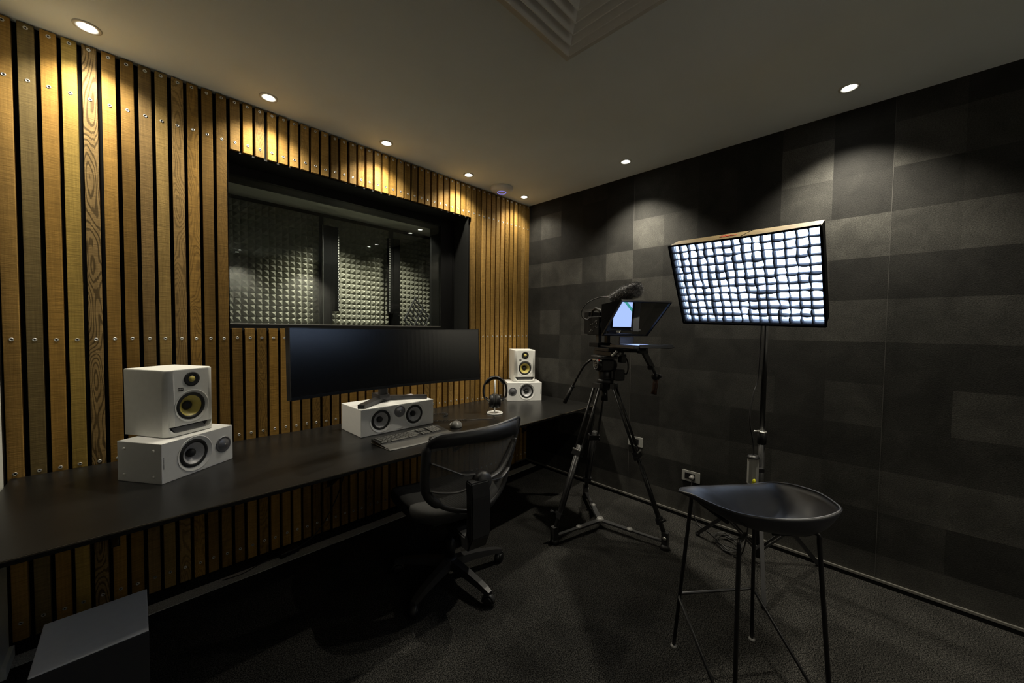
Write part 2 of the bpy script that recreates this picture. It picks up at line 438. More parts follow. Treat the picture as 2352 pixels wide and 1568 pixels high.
# left wall: white jamb next to the timber, dark door leaf beyond it
bm = new(); add_box(bm, XL-.12, -3.312, -.27, -.115, 0, H); add_box(bm, XL-.12, XL, YR, -1.25, 0, H, mi=1); add_box(bm, XL-.12, XL, -1.25, -.27, 2.1, H, mi=1)
struct('wall_left', bm, [M_WHITEWALL, M_SIDEWALL])
bm = new(); add_box(bm, XL-.10, XL-.055, -1.25, -.272, 0.005, 2.1); dr = struct('door_1', bm, M_DOORPAINT)
bm = new(); add_tube(bm, [(XL-.055,-.40,1.0),(XL-.02,-.40,1.0),(XL-.01,-.42,1.0),(XL-.01,-.52,1.0)], .009); obj('door_handle', bm, M_ALU, dr)
bm = new(); add_box(bm, -3.312, -3.297, -.27, -.117, 0.0, .048, bev=.002); struct('baseboard_left', bm, M_WHITEWALL)
bm = new(); add_box(bm, XL-.12, .12, YR-.12, YR, 1.35, H); add_box(bm, XL-.12, .12, YR-.12, YR, 0, 1.35, mi=1); struct('wall_rear', bm, [M_REARWALL, M_SIDEWALL])  # unseen wall, toned pale above and dark below to steer bounce light
# black strip closing the timber wall against the white wall
bm = new(); add_box(bm, XL, -3.317, -.115, YB, 0, H); struct('trim_1', bm, M_BLACKPAINT)
bm = new(); add_box(bm, XL+.02, -.02, -.205, -.125, 0.0, .004); struct('painted_light_strip', bm, mat('painted_floor_light', (.55,.54,.50), .95, spec=.1, noise=.6, nscale=260))  # pale strip paints in the light lying on the carpet along the wall
# slim skirting on the dark wall: black face, aluminium top
bm = new()
add_box(bm, -.010, 0.0, YR, -.05, 0.0, .024, mi=0); add_box(bm, -.012, 0.0, YR, -.05, .024, .036, mi=1)
struct('baseboard_right', bm, [M_BLACKPAINT, M_TRIM])
bm = new(); add_box(bm, -.16, -.012, -.062, -.050, 0.0, .03, mi=0); add_box(bm, -.16, -.012, -.064, -.050, .03, .04, mi=1)
struct('baseboard_front', bm, [M_BLACKPAINT, M_TRIM])

# ---------------------------------------------------------------- timber battens
def screw_mesh():
    bm = new()
    add_lathe(bm, [(.0075,0),(.0072,.0014),(.0055,.0018),(.0030,.0008),(.0028,.0002,1),(0,.0002,1)], FRONT, seg=16)
    return mesh_of('screw', bm, [M_STEEL, M_HOLE])
ME_SCREW = screw_mesh()
BW = .0455; YF = -.050
def batten_mesh(nm, z0, z1):
    bm = new(); add_box(bm, -BW/2, BW/2, YF, YB-.001, z0, z1, bev=.0016); return mesh_of(nm, bm, M_WOOD)
ME_FULL = batten_mesh('timber_batten_full', .022, 2.695)
ME_TOP = batten_mesh('timber_batten_short', WZ1, 2.695)
ME_LOW = batten_mesh('timber_batten_low', .022, WZ0)
ORD = ['', 'first','second','third','fourth','fifth','sixth','seventh','eighth','ninth','tenth','eleventh','twelfth','thirteenth','fourteenth','fifteenth','sixteenth','seventeenth','eighteenth','nineteenth','twentieth']
def ordn(n, N):
    if n <= N//2+1 and n <= 20: return (ORD[n] if n > 1 else 'first') + ' from the left'
    k = N+1-n
    return ORD[k] + ' from the right'
rb = random.Random(21)
tones = {4:(.37,.245,.10,1.0), 9:(.36,.23,.085,.6), 1:(.22,.16,.065,0), 7:(.25,.16,.06,.1), 3:(.50,.34,.085,0), 8:(.36,.24,.08,.12)}
def batten(i, me, rows, label, group):
    x = -.0218-(54-i)*.0605 + rb.uniform(-.0012,.0012)
    o = obj('timber_batten', me); o.location = (x, rb.uniform(-.0015,.0), 0)
    t = tones.get(i) if me is ME_FULL else None
    if t is None:
        k = rb.choice([.58,.72,.86,1.0,1.1,1.2]); w = rb.uniform(-.5,1)
        t = (.385*k, .228*k*(1-.05*w), .064*k*(1-.25*w), rb.choice([0,0,0,.1,.25,.5]))
    o.color = t
    tag(o, label, 'timber batten', group)
    for zz in rows:
        s = obj('screw', ME_SCREW, None, o); s.location = (rb.uniform(-.002,.002), YF, zz+rb.uniform(-.0025,.0025))
    return o
for i in range(13):
    batten(i, ME_FULL, (2.676,2.455,1.343,.76,.10), 'full-height timber batten left of the window, %s%s' % (ordn(i+1,13), ', boldly figured' if i==4 else ''), 'full-height battens left of the window')
for i in range(13, 42):
    k = i-12
    batten(i, ME_TOP, (2.676,2.455), 'short timber batten above the studio window, %s' % ordn(k,29), 'short battens above the window')
    batten(i, ME_LOW, (1.343,.78,.10), 'timber batten below the studio window, running behind the desk, %s' % ordn(k,29), 'battens below the window')
for i in range(42, 55):
    batten(i, ME_FULL, (2.676,2.455,1.343,.76,.10), 'full-height timber batten between window and dark wall, %s' % ordn(i-41,13), 'full-height battens right of the window')

# ---------------------------------------------------------------- studio window and the booth behind it
bm = new()
add_box(bm, WX0-.004, WX0-.001, YB, .155, WZ0-.01, WZ1); add_box(bm, WX1-.006, WX1, -.045, .155, WZ0-.01, WZ1)
add_box(bm, WX0, WX1-.006, YB-.02, .155, WZ1-.008, WZ1)
add_box(bm, WX0, WX1-.006, YB-.02, .155, WZ0-.012, WZ0-.004)
struct('trim_2', bm, M_REVEAL)
YG = .172
bm = new()
GX0, GX1, GZ0, GZ1 = WX0+.006, -.960, 1.425, 2.343
add_box(bm, WX0-.01, GX0, .155, .335, 1.385, WZ1+.02); add_box(bm, GX1, WX1+.01, .155, .335, 1.385, WZ1+.02)
add_box(bm, GX0, GX1, .155, .335, GZ1, WZ1+.02); add_box(bm, GX0, GX1, .155, .335, 1.385, GZ0)
add_box(bm, -.835, -.826, .148, .155, 1.39, 2.38)
win = struct('window_1', bm, M_BLACKPAINT)
bm = new(); add_box(bm, GX0, GX1, .156, .168, GZ0, GZ0+.007); obj('glazing_bead', bm, M_ALU, win)
bm = new(); add_box(bm, GX0, GX1, YG, YG+.006, GZ0, GZ1); obj('glass_pane', bm, M_GLASS, win)
bm = new(); add_box(bm, GX0, GX1, .300, .306, GZ0, GZ1, M=Matrix.Identity(4)); obj('glass_pane', bm, M_GLASS, win)
# booth shell
BX0, BX1, BY0, BY1, BH = -3.2, -.12, .34, 1.06, 2.475
bm = new(); add_box(bm, BX0, BX1, BY0, BY1+.1, BH, BH+.1); struct('ceiling_booth', bm, M_BOOTHCEIL)
bm = new(); add_box(bm, BX0, BX1, BY1, BY1+.1, 0, BH); struct('wall_booth_back', bm, M_BLACKWALL)
bm = new(); add_box(bm, BX1, BX1+.1, BY0, BY1+.1, 0, BH); struct('wall_booth_right', bm, M_BLACKWALL)
bm = new(); add_box(bm, BX0-.1, BX0, BY0, BY1+.1, 0, BH); struct('wall_booth_left', bm, M_BLACKWALL)
bm = new()
add_box(bm, BX0, WX0-.005, .165, BY0, 0, BH); add_box(bm, WX1+.005, BX1, .165, BY0, 0, BH)
add_box(bm, WX0-.005, WX1+.005, .165, BY0, 0, 1.38); struct('wall_booth_front', bm, M_BLACKWALL)
# pyramid foam panels
def foam(x0, x1, z0, z1, label):
    bm = new(); p = .0498; nx = int(round((x1-x0)/p)); nz = int((z1-z0)/p); yb = BY1-.014; d = .042
    P = [[bm.verts.new((x0+p*i, yb, z1-p*j)) for j in range(nz+1)] for i in range(nx+1)]
    for i in range(nx):
        for j in range(nz):
            c = bm.verts.new((x0+p*(i+.5), yb-d, z1-p*(j+.5)))
            q = (P[i][j], P[i][j+1], P[i+1][j+1], P[i+1][j])
            for k in range(4): bm.faces.new((q[k], q[(k+1)%4], c))
    x1 = x0+p*nx; zb = z1-p*nz
    add_box(bm, x0, x1, yb+.0005, BY1-.001, zb, z1)
    o = obj('acoustic_foam_panel', bm, M_FOAM, recalc=False)
    o.data.update()
    tag(o, label, 'foam panel', 'pyramid foam panels in the booth'); return o
foam(-2.80, -1.71, 0.0, 2.44, 'grey pyramid foam seen through the window, left of both black posts')
foam(-1.66, -1.01, 0.0, 2.44, 'grey pyramid foam seen through the window, between the two black posts')
foam(-.955, -.16, 0.0, 2.44, 'grey pyramid foam seen through the window, right of both black posts')
def post(x0, x1, xa, xb, label, strip_x):
    t = thing('acoustic_post', label, 'black post', ((x0+x1)/2, .90, 0), 0, 'black posts in the booth')
    cx = (x0+x1)/2
    bm = new(); add_box(bm, x0-cx, x1-cx, 0, .05, 0.0, 2.333, bev=.003); obj('upright', bm, M_POST, t)
    bm = new(); add_box(bm, xa-cx, xb-cx, .004, .05, 1.56, 2.333, bev=.003); obj('side_panel', bm, M_POST, t)
    bm = new()
    for k in range(31): add_box(bm, strip_x-cx-.004, strip_x-cx+.004, -.001, .004, 1.575+k*.0245, 1.575+k*.0245+.016)
    obj('perforated_edge', bm, M_GREYPL, t)
post(-1.717, -1.639, -1.638, -1.575, 'black upright post in the booth, left one, its top panel on its right', -1.581)
post(-1.030, -.959, -1.079, -1.031, 'black upright post in the booth, right one, its top panel on its left', -1.073)
bm = new(); add_box(bm, -1.722, -1.719, .89, .90, 1.3, 2.33); 
o = obj('edge_strip', bm, M_ALU); o.parent = [c for c in bpy.data.objects if c.name.startswith('acoustic_post')][0]; o.location = (1.678, -.90, 0)
# music stand in the booth
t = thing('music_stand', 'black folding music stand behind the window glass, lower right', 'music stand', (-.82,.64,0), R(25))
bm = new(); add_tube(bm, [(0,0,.12),(0,0,1.42)], .011); obj('pole', bm, M_BLKPL, t)
for k in range(3):
    a = R(120*k+20); bm = new(); add_tube(bm, [(0,0,.30),(.2*math.cos(a),.2*math.sin(a),.008)], .007); obj('leg', bm, M_BLKPL, t)
bm = new()
for k in range(7): add_box(bm, -.22+.066*k, -.20+.066*k, -.008, .0, 0, .26)
for zz in (0,.12,.25): add_box(bm, -.22, .216, -.012, -.003, zz, zz+.012)
bmesh.ops.transform(bm, matrix=at(0,0,1.42) @ Matrix.Rotation(R(-22),4,'X') @ Matrix.Rotation(R(-38),4,'Y'), verts=bm.verts[:]); obj('desk_plate', bm, M_BLKPL2, t)

# ---------------------------------------------------------------- desk
t = thing('desk', 'long black worktop along the timber wall, speakers and monitor on it', 'desk', (0,0,0))
DZ = .745
bm = new()
A = [(XL+.042, -.952), (-1.8, -.952), (-.014, -.905), (-.014, -.068), (XL+.042, -.054)]
add_prism(bm, A, DZ-.020, DZ-.0015, 'z', mi=0); add_prism(bm, A, DZ-.0015, DZ, 'z', mi=0)
dt = obj('desktop', bm, M_DESK, t)
bm = new()
for a, b in ((A[0], A[1]), (A[1], A[2])):
    add_bar(bm, (a[0], a[1]-.001, DZ-.0035), (b[0], b[1]-.001, DZ-.0035), .002, .005)
obj('edge_strip', bm, M_DESKEDGE, t)
for x in (-3.0, -2.0, -.95, -.06):
    bm = new()
    add_box(bm, x-.015, x+.015, -.88, -.051, DZ-.045, DZ-.020); add_box(bm, x-.015, x+.015, -.062, -.051, DZ-.42, DZ-.045)
    add_bar(bm, (x, -.070, DZ-.40), (x, -.60, DZ-.05), .02, .02)
    obj('bracket', bm, M_LEGBLK, t)
bm = new()
for x in (-1.10,): add_box(bm, x-.03, x+.03, -.93, -.88, DZ-.05, DZ-.02, bev=.004)
obj('cable_clip', bm, M_BLKPL, t)

# ---------------------------------------------------------------- loudspeakers
def driver_shelf(parent, x, z, y, rs=.0625, rt=.0785):
    bm = new(); add_lathe(bm, [(rt,0),(rt,.0012),(rt-.002,.0012),(rs+.002,-.0085),(rs-.001,-.0085)], at(x,y,z,FRONT), seg=48); obj('driver_trim', bm, M_WHITE, parent)
    y += .0085
    bm = new(); add_lathe(bm, [(rs+.001,.0),(rs-.002,.003),(rs-.007,.005),(rs-.013,.003),(rs-.016,-.001)], at(x,y,z,FRONT), seg=48); obj('surround', bm, M_RUB, parent)
    bm = new(); add_lathe(bm, [(rs-.015,.001),(rs-.026,-.010),(.017,-.026)], at(x,y,z,FRONT), seg=48); obj('cone', bm, M_CONE, parent)
    bm = new(); add_lathe(bm, [(.0185,-.026),(.0185,-.014),(.016,-.009),(.009,-.004),(0,-.002)], at(x,y,z,FRONT), seg=32); obj('phase_plug', bm, M_RUB, parent)
def tweeter_shelf(parent, x, z, y):
    bm = new(); add_lathe(bm, [(.0385,0),(.0385,.002),(.033,.003),(.031,.0015),(.026,.004),(.016,.009),(.006,.011),(0,.0115)], at(x,y,z,FRONT), seg=40); o = obj('tweeter_grille', bm, M_GRILLE, parent)
    bm = new(); add_lathe(bm, [(.004,.0),(.0035,.0018),(0,.002)], at(x,y-.010,z,FRONT), seg=16); obj('dome', bm, M_STEEL, o)
def cabinet(parent, w, d, h, bev=.002):
    o = obj('cabinet', (lambda b: (add_box(b, -w/2, w/2, -d/2, d/2, 0, h, bev=bev), b)[1])(new()), M_WHITE, parent); return o
def cyl_cut(o, lst, y, depth):
    bm = new()
    for (x, z, r_) in lst: add_lathe(bm, [(0,-depth),(r_,-depth),(r_,.02),(0,.02)], at(x,y,z,FRONT), seg=48, smooth=False)
    boolean_cut(o, bm)
def vertical_text(parent, x, z0, z1, y):
    bm = new(); n = 14; rr = random.Random(5)
    for k in range(n):
        zz = z0+(z1-z0)*k/n; add_box(bm, x-.0016, x+.0016, y-.0004, y+.0002, zz, zz+(z1-z0)/n*rr.uniform(.45,.75))
    obj('maker_lettering', bm, M_TEXT, parent)
def shelf_speaker(label, loc, ang, mir=1, group='white speakers lying on their sides'):
    t = thing('bookshelf_speaker', label, 'speaker', loc, R(ang), group)
    w, d, h = .326, .230, .171
    cb = cabinet(t, w, d, h)
    wx = (.142-w/2)*mir; tx = (.276-w/2)*mir
    cyl_cut(cb, [(wx,.0875,.0775)], -d/2, .05)
    driver_shelf(t, wx, .0875, -d/2); tweeter_shelf(t, tx, .0885, -d/2)
    vertical_text(t, (.009-w/2)*mir, .062, .112, -d/2)
    for yy in (-.077, .076):
        for zz in (.030, .140):
            bm = new(); add_lathe(bm, [(.006,0),(.006,.0035),(.003,.004),(0,.004)], at(-w/2*mir, yy, zz, Matrix.Rotation(R(-90*mir),4,'Y')), seg=16); obj('grille_peg_cap', bm, M_WHITE2, t)
    return t
def place_fl(fl, ang, w, d, z):   # root from front-left bottom corner
    a = R(ang); x = V((math.cos(a), math.sin(a), 0)); y = V((-math.sin(a), math.cos(a), 0))
    p = V((fl[0], fl[1], z)) + x*w/2 + y*d/2; return p
shelf_speaker('white bookshelf speaker lying on its side at the left end of the desk', place_fl((-2.849,-.573), 34.6, .326, .230, DZ), 34.6, 1)
shelf_speaker('white bookshelf speaker lying on its side in the far right corner of the desk', place_fl((-.502,-.258), -36.4, .326, .230, DZ), -36.4, -1)
# centre speaker
def centre_speaker():
    t = thing('centre_speaker', 'long white two-driver speaker under the wide monitor', 'speaker', place_fl((-1.969,-.481), 1.0, .52, .288, DZ), R(1.0))
    w, d, h = .52, .288, .170
    cb = cabinet(t, w, d, h, .003)
    cyl_cut(cb, [(-.126,.0865,.0775),(.113,.0865,.0775)], -d/2, .05)
    driver_shelf(t, -.126, .0865, -d/2); driver_shelf(t, .113, .0865, -d/2); tweeter_shelf(t, 0, .124, -d/2)
    bm = new(); rr = random.Random(9)
    for k in range(12): add_box(bm, -.024+k*.004, -.0215+k*.004+rr.uniform(0,.0006), -d/2-.0004, -d/2+.0002, .0085, .0115)
    obj('maker_lettering', bm, M_TEXT, t)
    return t
centre_speaker()
# studio monitors
def studio_monitor(label, loc, ang):
    t = thing('studio_monitor_speaker', label, 'speaker', loc, R(ang), 'white studio monitors with yellow cones')
    w, d, h = .206, .255, .300
    bm = new(); add_prism(bm, round_poly(w, d, .03, n=8, rs=(.006,.006,.030,.030)), .004, h, 'z')
    es = [e for e in bm.edges if all(v.co.z > h-.001 for v in e.verts)]
    bmesh.ops.bevel(bm, geom=es, offset=.006, segments=3, affect='EDGES', profile=.5)
    bm.normal_update()
    for f in bm.faces: f.smooth = f.calc_area() < .004
    cb = obj('cabinet', bm, M_WHITE2, t)
    bm = new()
    add_lathe(bm, [(0,-.05),(.0730,-.05),(.0730,.02),(0,.02)], at(0,-d/2,.128,FRONT), seg=48, smooth=False)
    # front port slot: trapezoid with rounded lower corners, cut into the baffle
    pp = [(-.092,.046),(-.089,.035),(-.078,.021),(-.066,.016),(.066,.016),(.078,.021),(.089,.035),(.092,.046)]
    add_prism(bm, pp, -d/2-.02, -d/2+.035, 'y')
    boolean_cut(cb, bm)
    bm = new(); add_prism(bm, [(p[0]*.995, p[1]) for p in pp], -d/2+.030, -d/2+.033, 'y'); pt = obj('port', bm, M_RUB, t)
    bm = new(); add_prism(bm, [(-d/2+.006,.0165),(-d/2+.030,.0165),(-d/2+.030,.034)], -.066, .066, 'x'); obj('port_ramp', bm, M_PORT, pt)
    y = -d/2
    bm = new(); add_lathe(bm, [(.0735,-.002),(.0735,.0012),(.0715,.0012),(.064,-.006),(.0615,-.006)], at(0,y,.128,FRONT), seg=48); obj('waveguide_ring', bm, M_WHITE2, t)
    bm = new(); add_lathe(bm, [(.063,-.007),(.060,-.004),(.054,-.002),(.049,-.005),(.047,-.009)], at(0,y,.128,FRONT), seg=48); obj('surround', bm, M_RUB, t)
    bm = new(); add_lathe(bm, [(.048,-.008),(.036,-.021),(.020,-.034)], at(0,y,.128,FRONT), seg=48); obj('cone', bm, M_YCONE, t)
    bm = new(); add_lathe(bm, [(.0215,-.034),(.019,-.027),(.011,-.022),(0,-.020)], at(0,y,.128,FRONT), seg=32); obj('dust_cap', bm, M_RUB, t)
    bm = new(); add_lathe(bm, [(.0335,-.001),(.0330,.0028),(.026,.0020),(.0135,.0008)], at(0,y,.252,FRONT), seg=40); tw = obj('tweeter', bm, M_RUB, t)
    bm = new(); add_lathe(bm, [(.0145,.0005),(.011,.0045),(.006,.0065),(0,.007)], at(0,y,.252,FRONT), seg=24); obj('dome', bm, M_YCONE, tw)
    bm = new(); add_box(bm, -.058, -.037, y-.0008, y+.002, .202, .217)
    bd = obj('badge', bm, M_LOGO, t)
    fc = bpy.data.curves.new('badge_lettering', 'FONT'); fc.body = 'KRK'; fc.size = .0105; fc.align_x = 'CENTER'; fc.align_y = 'CENTER'; fc.extrude = .0002
    fc.materials.append(M_WHITE2)
    fo = bpy.data.objects.new('tmp', fc); COL.objects.link(fo); bpy.context.view_layer.update()
    fm = bpy.data.meshes.new_from_object(fo); bpy.data.objects.remove(fo); fo = bpy.data.objects.new('badge_lettering', fm); COL.objects.link(fo); fo.parent = bd; fo.location = (-.0475, y-.0011, .2095); fo.rotation_euler = (R(90),0,0)
    bm = new()
    for sx in (-1,1):
        for sy in (-1,1): add_box(bm, sx*.075-.012, sx*.075+.012, sy*.09-.012, sy*.09+.012, 0, .0045)
    obj('foam_feet', bm, M_RUB, t)
    return t
studio_monitor('white studio monitor with yellow cone stacked on the left bookshelf speaker', place_fl((-2.825,-.497), 31.6, .206, .255, .9161), 31.6)
studio_monitor('white studio monitor with yellow cone stacked on the far right corner speaker', place_fl((-.415,-.262), -33.5, .206, .255, .9161), -33.5)

# ---------------------------------------------------------------- ultrawide display on its stand
def display():
    t = thing('ultrawide_monitor', 'very wide curved computer monitor standing over the white centre speaker', 'monitor', (-1.792,-.66,0), 0)
    RC = 1.80; HW = .600; zc = 1.231; hh = .18; n = 40
    tl = Matrix.Translation((0,0,zc)) @ Matrix.Rotation(R(-3.4),4,'X')
    th0 = math.asin(HW/RC); sag = RC*(1-math.cos(th0))
    def P(k, z, off):   # off: outward (back +)
        a = -th0 + 2*th0*k/n
        return tl @ V(((RC+off)*math.sin(a), (RC+off)*math.cos(a)-RC+sag, z))
    def shell(z0, z1, o0, o1, k0=0, k1=n):
        bm = new(); cols = []
        for k in range(k0, k1+1):
            cols.append([bm.verts.new(P(k, z, o)) for z, o in ((z0,o0),(z1,o0),(z1,o1),(z0,o1))])
        for a, b in zip(cols[:-1], cols[1:]):
            for j in range(4): bm.faces.new((a[j], b[j], b[(j+1)%4], a[(j+1)%4]))
        bm.faces.new(cols[0]); bm.faces.new(cols[-1][::-1]); return bm
    obj('housing', shell(-hh, hh, .002, .030), M_BEZEL, t)
    obj('screen', shell(-hh+.016, hh-.004, -.0003, .002), M_SCREEN, t)
    obj('chin', shell(-hh, -hh+.0155, -.0005, .002), M_BEZEL, t)
    bm = shell(hh-.0035, hh, -.001, .002)
    b2 = new()
    for k in (0, n):
        a, b = P(k, -hh, -.0005), P(k, hh, -.0005); add_bar(b2, a, b, .0035, .004, up=(0,1,0))
    obj('edge_trim', b2, M_GUN, t); obj('edge_trim', bm, M_GUN, t)
    # back bulge and neck
    bm = new(); add_box(bm, -.20, .20, .12, .175, 1.13, 1.33, bev=.02); obj('rear_cover', bm, M_BEZEL, t)
    bm = new(); add_box(bm, -.030, .030, .16, .30, 1.19, 1.25, bev=.008); obj('neck', bm, M_GUN, t)
    sx = -1.72+1.792
    bm = new(); add_prism(bm, round_poly(.058,.042,.012, sx-.03, .335), .935, 1.31, 'z'); obj('column', bm, M_GUN, t)
    # V foot on top of the centre speaker
    z0 = .9165; sx = .072
    bm = new(); ap = (sx, .415)
    LT = (-1.965+1.792, .205); RT = (-1.485+1.792, .245)
    poly = [(LT[0]-.008, LT[1]+.012), (LT[0]+.022, LT[1]-.018), (sx-.01, .345), (sx+.03, .345), (RT[0]+.01, RT[1]-.018), (RT[0]+.012, RT[1]+.018), (sx+.055, .40), (sx+.015, .432), (sx-.065, .432), (sx-.065,.38)]
    add_prism(bm, poly, z0, z0+.026, 'z'); bmesh.ops.bevel(bm, geom=bm.edges[:], offset=.0015, segments=1, affect='EDGES'); obj('foot', bm, M_GUN, t)
    bm = new(); add_prism(bm, [(sx-.065,.43),(sx-.065,.31),(sx+.0,.30),(sx+.03,.40),(sx+.01,.43)], z0+.026, z0+.05, 'z'); obj('foot_riser', bm, M_GUN, t)
    return t
display()

# ---------------------------------------------------------------- keyboard
def keyboard():
    # local: x right, y back, front edge at y=-.11
    a = math.atan2(-.551+.636, -1.466+1.956)*0+R(3)
    t = thing('computer_keyboard', 'dark grey full-size keyboard with palm rest in front of the centre speaker', 'keyboard', (-1.735,-.715,DZ), R(2))
    W2 = .228
    def curve_y(x): return -.012*(1-(x/W2)**2)
    bm = new(); n = 24
    prof = [(.105,.0),(.105,.020),(.100,.024),(-.005,.015),(-.020,.013),(-.092,.007),(-.100,.004),(-.100,0)]
    cols = []
    for k in range(n+1):
        x = -W2+2*W2*k/n; sx = x
        cols.append([bm.verts.new((x*(1.0 if y > -.05 else .985), y+(curve_y(x)*1.2 if y < 0 else curve_y(x)*.2), z)) for y, z in prof])
    for A_, B_ in zip(cols[:-1], cols[1:]):
        for j in range(len(prof)-1):
            f = bm.faces.new((A_[j], B_[j], B_[j+1], A_[j+1])); f.material_index = 1 if j >= 4 and j <= 5 else 0
        f = bm.faces.new((A_[-1], B_[-1], B_[0], A_[0]))
    bm.faces.new(cols[0]); bm.faces.new(cols[-1][::-1])
    obj('base', bm, [M_BLKPL2, M_PALM], t)
    bm = new(); pts = [(-W2-.001,.104,.003),(-W2-.001,-.02,.003),(-W2*.985,-.098,.002)] + [(-W2*.985+2*W2*.985*k/12, -.1015+curve_y(-W2+2*W2*k/12)*1.2, .002) for k in range(13)] + [(W2+.001,-.02,.003),(W2+.001,.104,.003)]
    add_tube(bm, pts, .0022, 6); obj('edge_trim', bm, M_KBASE, t)
    kb = new(); add_box(kb, -.0079,.0079,-.0078,.0078,0,.006, bev=.0015); mk = mesh_of('key', kb, M_KEY)
    kw = new(); add_box(kw, -.0175,.0175,-.0078,.0078,0,.006, bev=.0015); mw = mesh_of('key_wide', kw, M_KEY)
    ks = new(); add_box(ks, -.055,.055,-.0078,.0078,0,.006, bev=.0015); ms = mesh_of('key_space', ks, M_KEY)
    def key(me, x, y): 
        zz = .0150+(y+.005)*(.009/.105)+.0002
        o = obj('key', me, None, t); o.location = (x, y + curve_y(x)*.8, zz); o.rotation_euler = (R(4.5), 0, 0)
    rows = 5; pitch = .0186
    for r_ in range(rows):
        y = .078-.0182*r_ + .004
        if r_ == 4:
            key(mw, -.202, y); key(mk, -.172, y); key(ms, -.103, y); key(mk, -.035, y); key(mw, -.006, y)
        else:
            off = (0,.004,.008,.012)[r_]
            for k in range(11): key(mk, -.212+off+pitch*k, y)
            key(mw, -.212+off+pitch*11+.010, y)
        for k in range(3): key(mk, .055+pitch*k, y) if r_ not in (2,) else None
        for k in range(4): key(mk, .126+pitch*k*1.0+.012*0, y)
    bm = new(); add_box(bm, .0,.052,.088,.096,.0235,.0250); add_box(bm, .060,.100,.088,.096,.0235,.0250); obj('status_strip', bm, M_LCD, t)
keyboard()

# ---------------------------------------------------------------- mouse
t = thing('computer_mouse', 'dark grey sculpted wireless mouse right of the keyboard', 'mouse', (-1.385,-.655,DZ), R(-48))
bm = new(); bmesh.ops.create_uvsphere(bm, u_segments=32, v_segments=20, radius=1)
for v in bm.verts:
    x, y, z = v.co
    w = .040+.007*(y < 0)*(-y); 
    nz = max(z, -.12)*.033*(1-.28*y+.12*x)
    v.co = (x*w - .004*z, y*.060, nz+.006)
    if x < -.55 and z > 0: v.co.x += .006*(z)
for f in bm.faces: f.smooth = True
obj('shell', bm, M_GREYPL, t)
bm = new(); add_tube(bm, [(0,.018,.029),(0,.030,.027),(0,.042,.021)], [.004,.005,.004], 10, flat=(.7,1)); obj('scroll_wheel', bm, M_STEEL, t)
bm = new(); add_tube(bm, spline([(-.040,-.02,.012),(-.043,.01,.016),(-.036,.035,.016)],6), .0022, 8); obj('thumb_button', bm, M_KBASE, t)

# ---------------------------------------------------------------- headphones on a stand, their lead
HP = V((-.925,-.545,DZ))
t = thing('headphone_stand', 'white round-based headphone stand on the right part of the desk', 'headphone stand', HP, R(-40))
bm = new(); add_lathe(bm, [(0,0),(.062,0),(.064,.003),(.062,.009),(.056,.010),(.052,.008),(0,.008)], seg=48); obj('base', bm, M_WHITE, t)
bm = new(); add_tube(bm, [(0,.036,.008),(0,.036,.262)], .0058, 16); obj('stem', bm, M_WHITE, t)
bm = new()
pts = [(.052*math.sin(R(a)), .014, .232+.040*math.cos(R(a))) for a in range(-80, 81, 10)]
add_tube(bm, pts, .022, 14, flat=(.16,1), up=(0,1,0)); obj('cradle', bm, M_CLEAR, t)
t = thing('headphones', 'black over-ear headphones hanging on the white stand', 'headphones', HP+V((0,0,.0)), R(-40))
bm = new(); cz = .180
band = []
for a in range(-122, 123, 6):
    band.append((.092*math.sin(R(a)), 0, cz + .112*math.cos(R(a))))
add_tube(bm, band, .020, 14, flat=(.42,1), up=(0,1,0)); obj('headband', bm, M_BLKPL, t)
bm = new(); add_tube(bm, [(.080*math.sin(R(a)), 0, cz-.001+.100*math.cos(R(a))) for a in range(-58, 59, 6)], .015, 14, flat=(.45,1), up=(0,1,0)); obj('pad', bm, M_CFAB, t)
for s in (-1, 1):
    T = at(s*.0215, -.010, .100) @ Matrix.Rotation(R(90*s),4,'Y') @ Matrix.Rotation(R(7),4,'X')
    bm = new(); add_lathe(bm, [(0,.026),(.022,.026),(.034,.022),(.040,.012),(.041,0),(.038,-.004)], T @ Matrix.Diagonal((1.3,1.05,1,1)), seg=32); ec = obj('ear_cup', bm, M_BLKPL, t)
    bm = new(); add_lathe(bm, [(.038,.0),(.043,-.004),(.044,-.012),(.038,-.020),(.026,-.020),(.022,-.014)], T @ Matrix.Diagonal((1.3,1.05,1,1)), seg=32); obj('ear_pad', bm, M_CFAB, ec)
    bm = new(); add_tube(bm, [(s*.078,0,cz-.060),(s*.088,.012,.135),(s*.060,.038,.112),(s*.050,.036,.105)], .0045, 8)
    add_tube(bm, [(s*.078,0,cz-.060),(s*.088,-.012,.135),(s*.060,-.038,.112),(s*.050,-.036,.105)], .0045, 8); obj('yoke', bm, M_BLKPL, t)
    bm = new(); add_lathe(bm, [(.016,.0),(.016,.0012),(.013,.0012),(.013,0)], T @ at(0,0,.0262), seg=24); obj('silver_ring', bm, M_STEEL, ec)
bm = new()
add_tube(bm, spline([(-.045,-.01,.066),(-.052,-.02,.045),(-.062,-.035,.020),(-.075,-.05,.004)],6), .0022, 6); obj('lead', bm, M_CABLE, t)
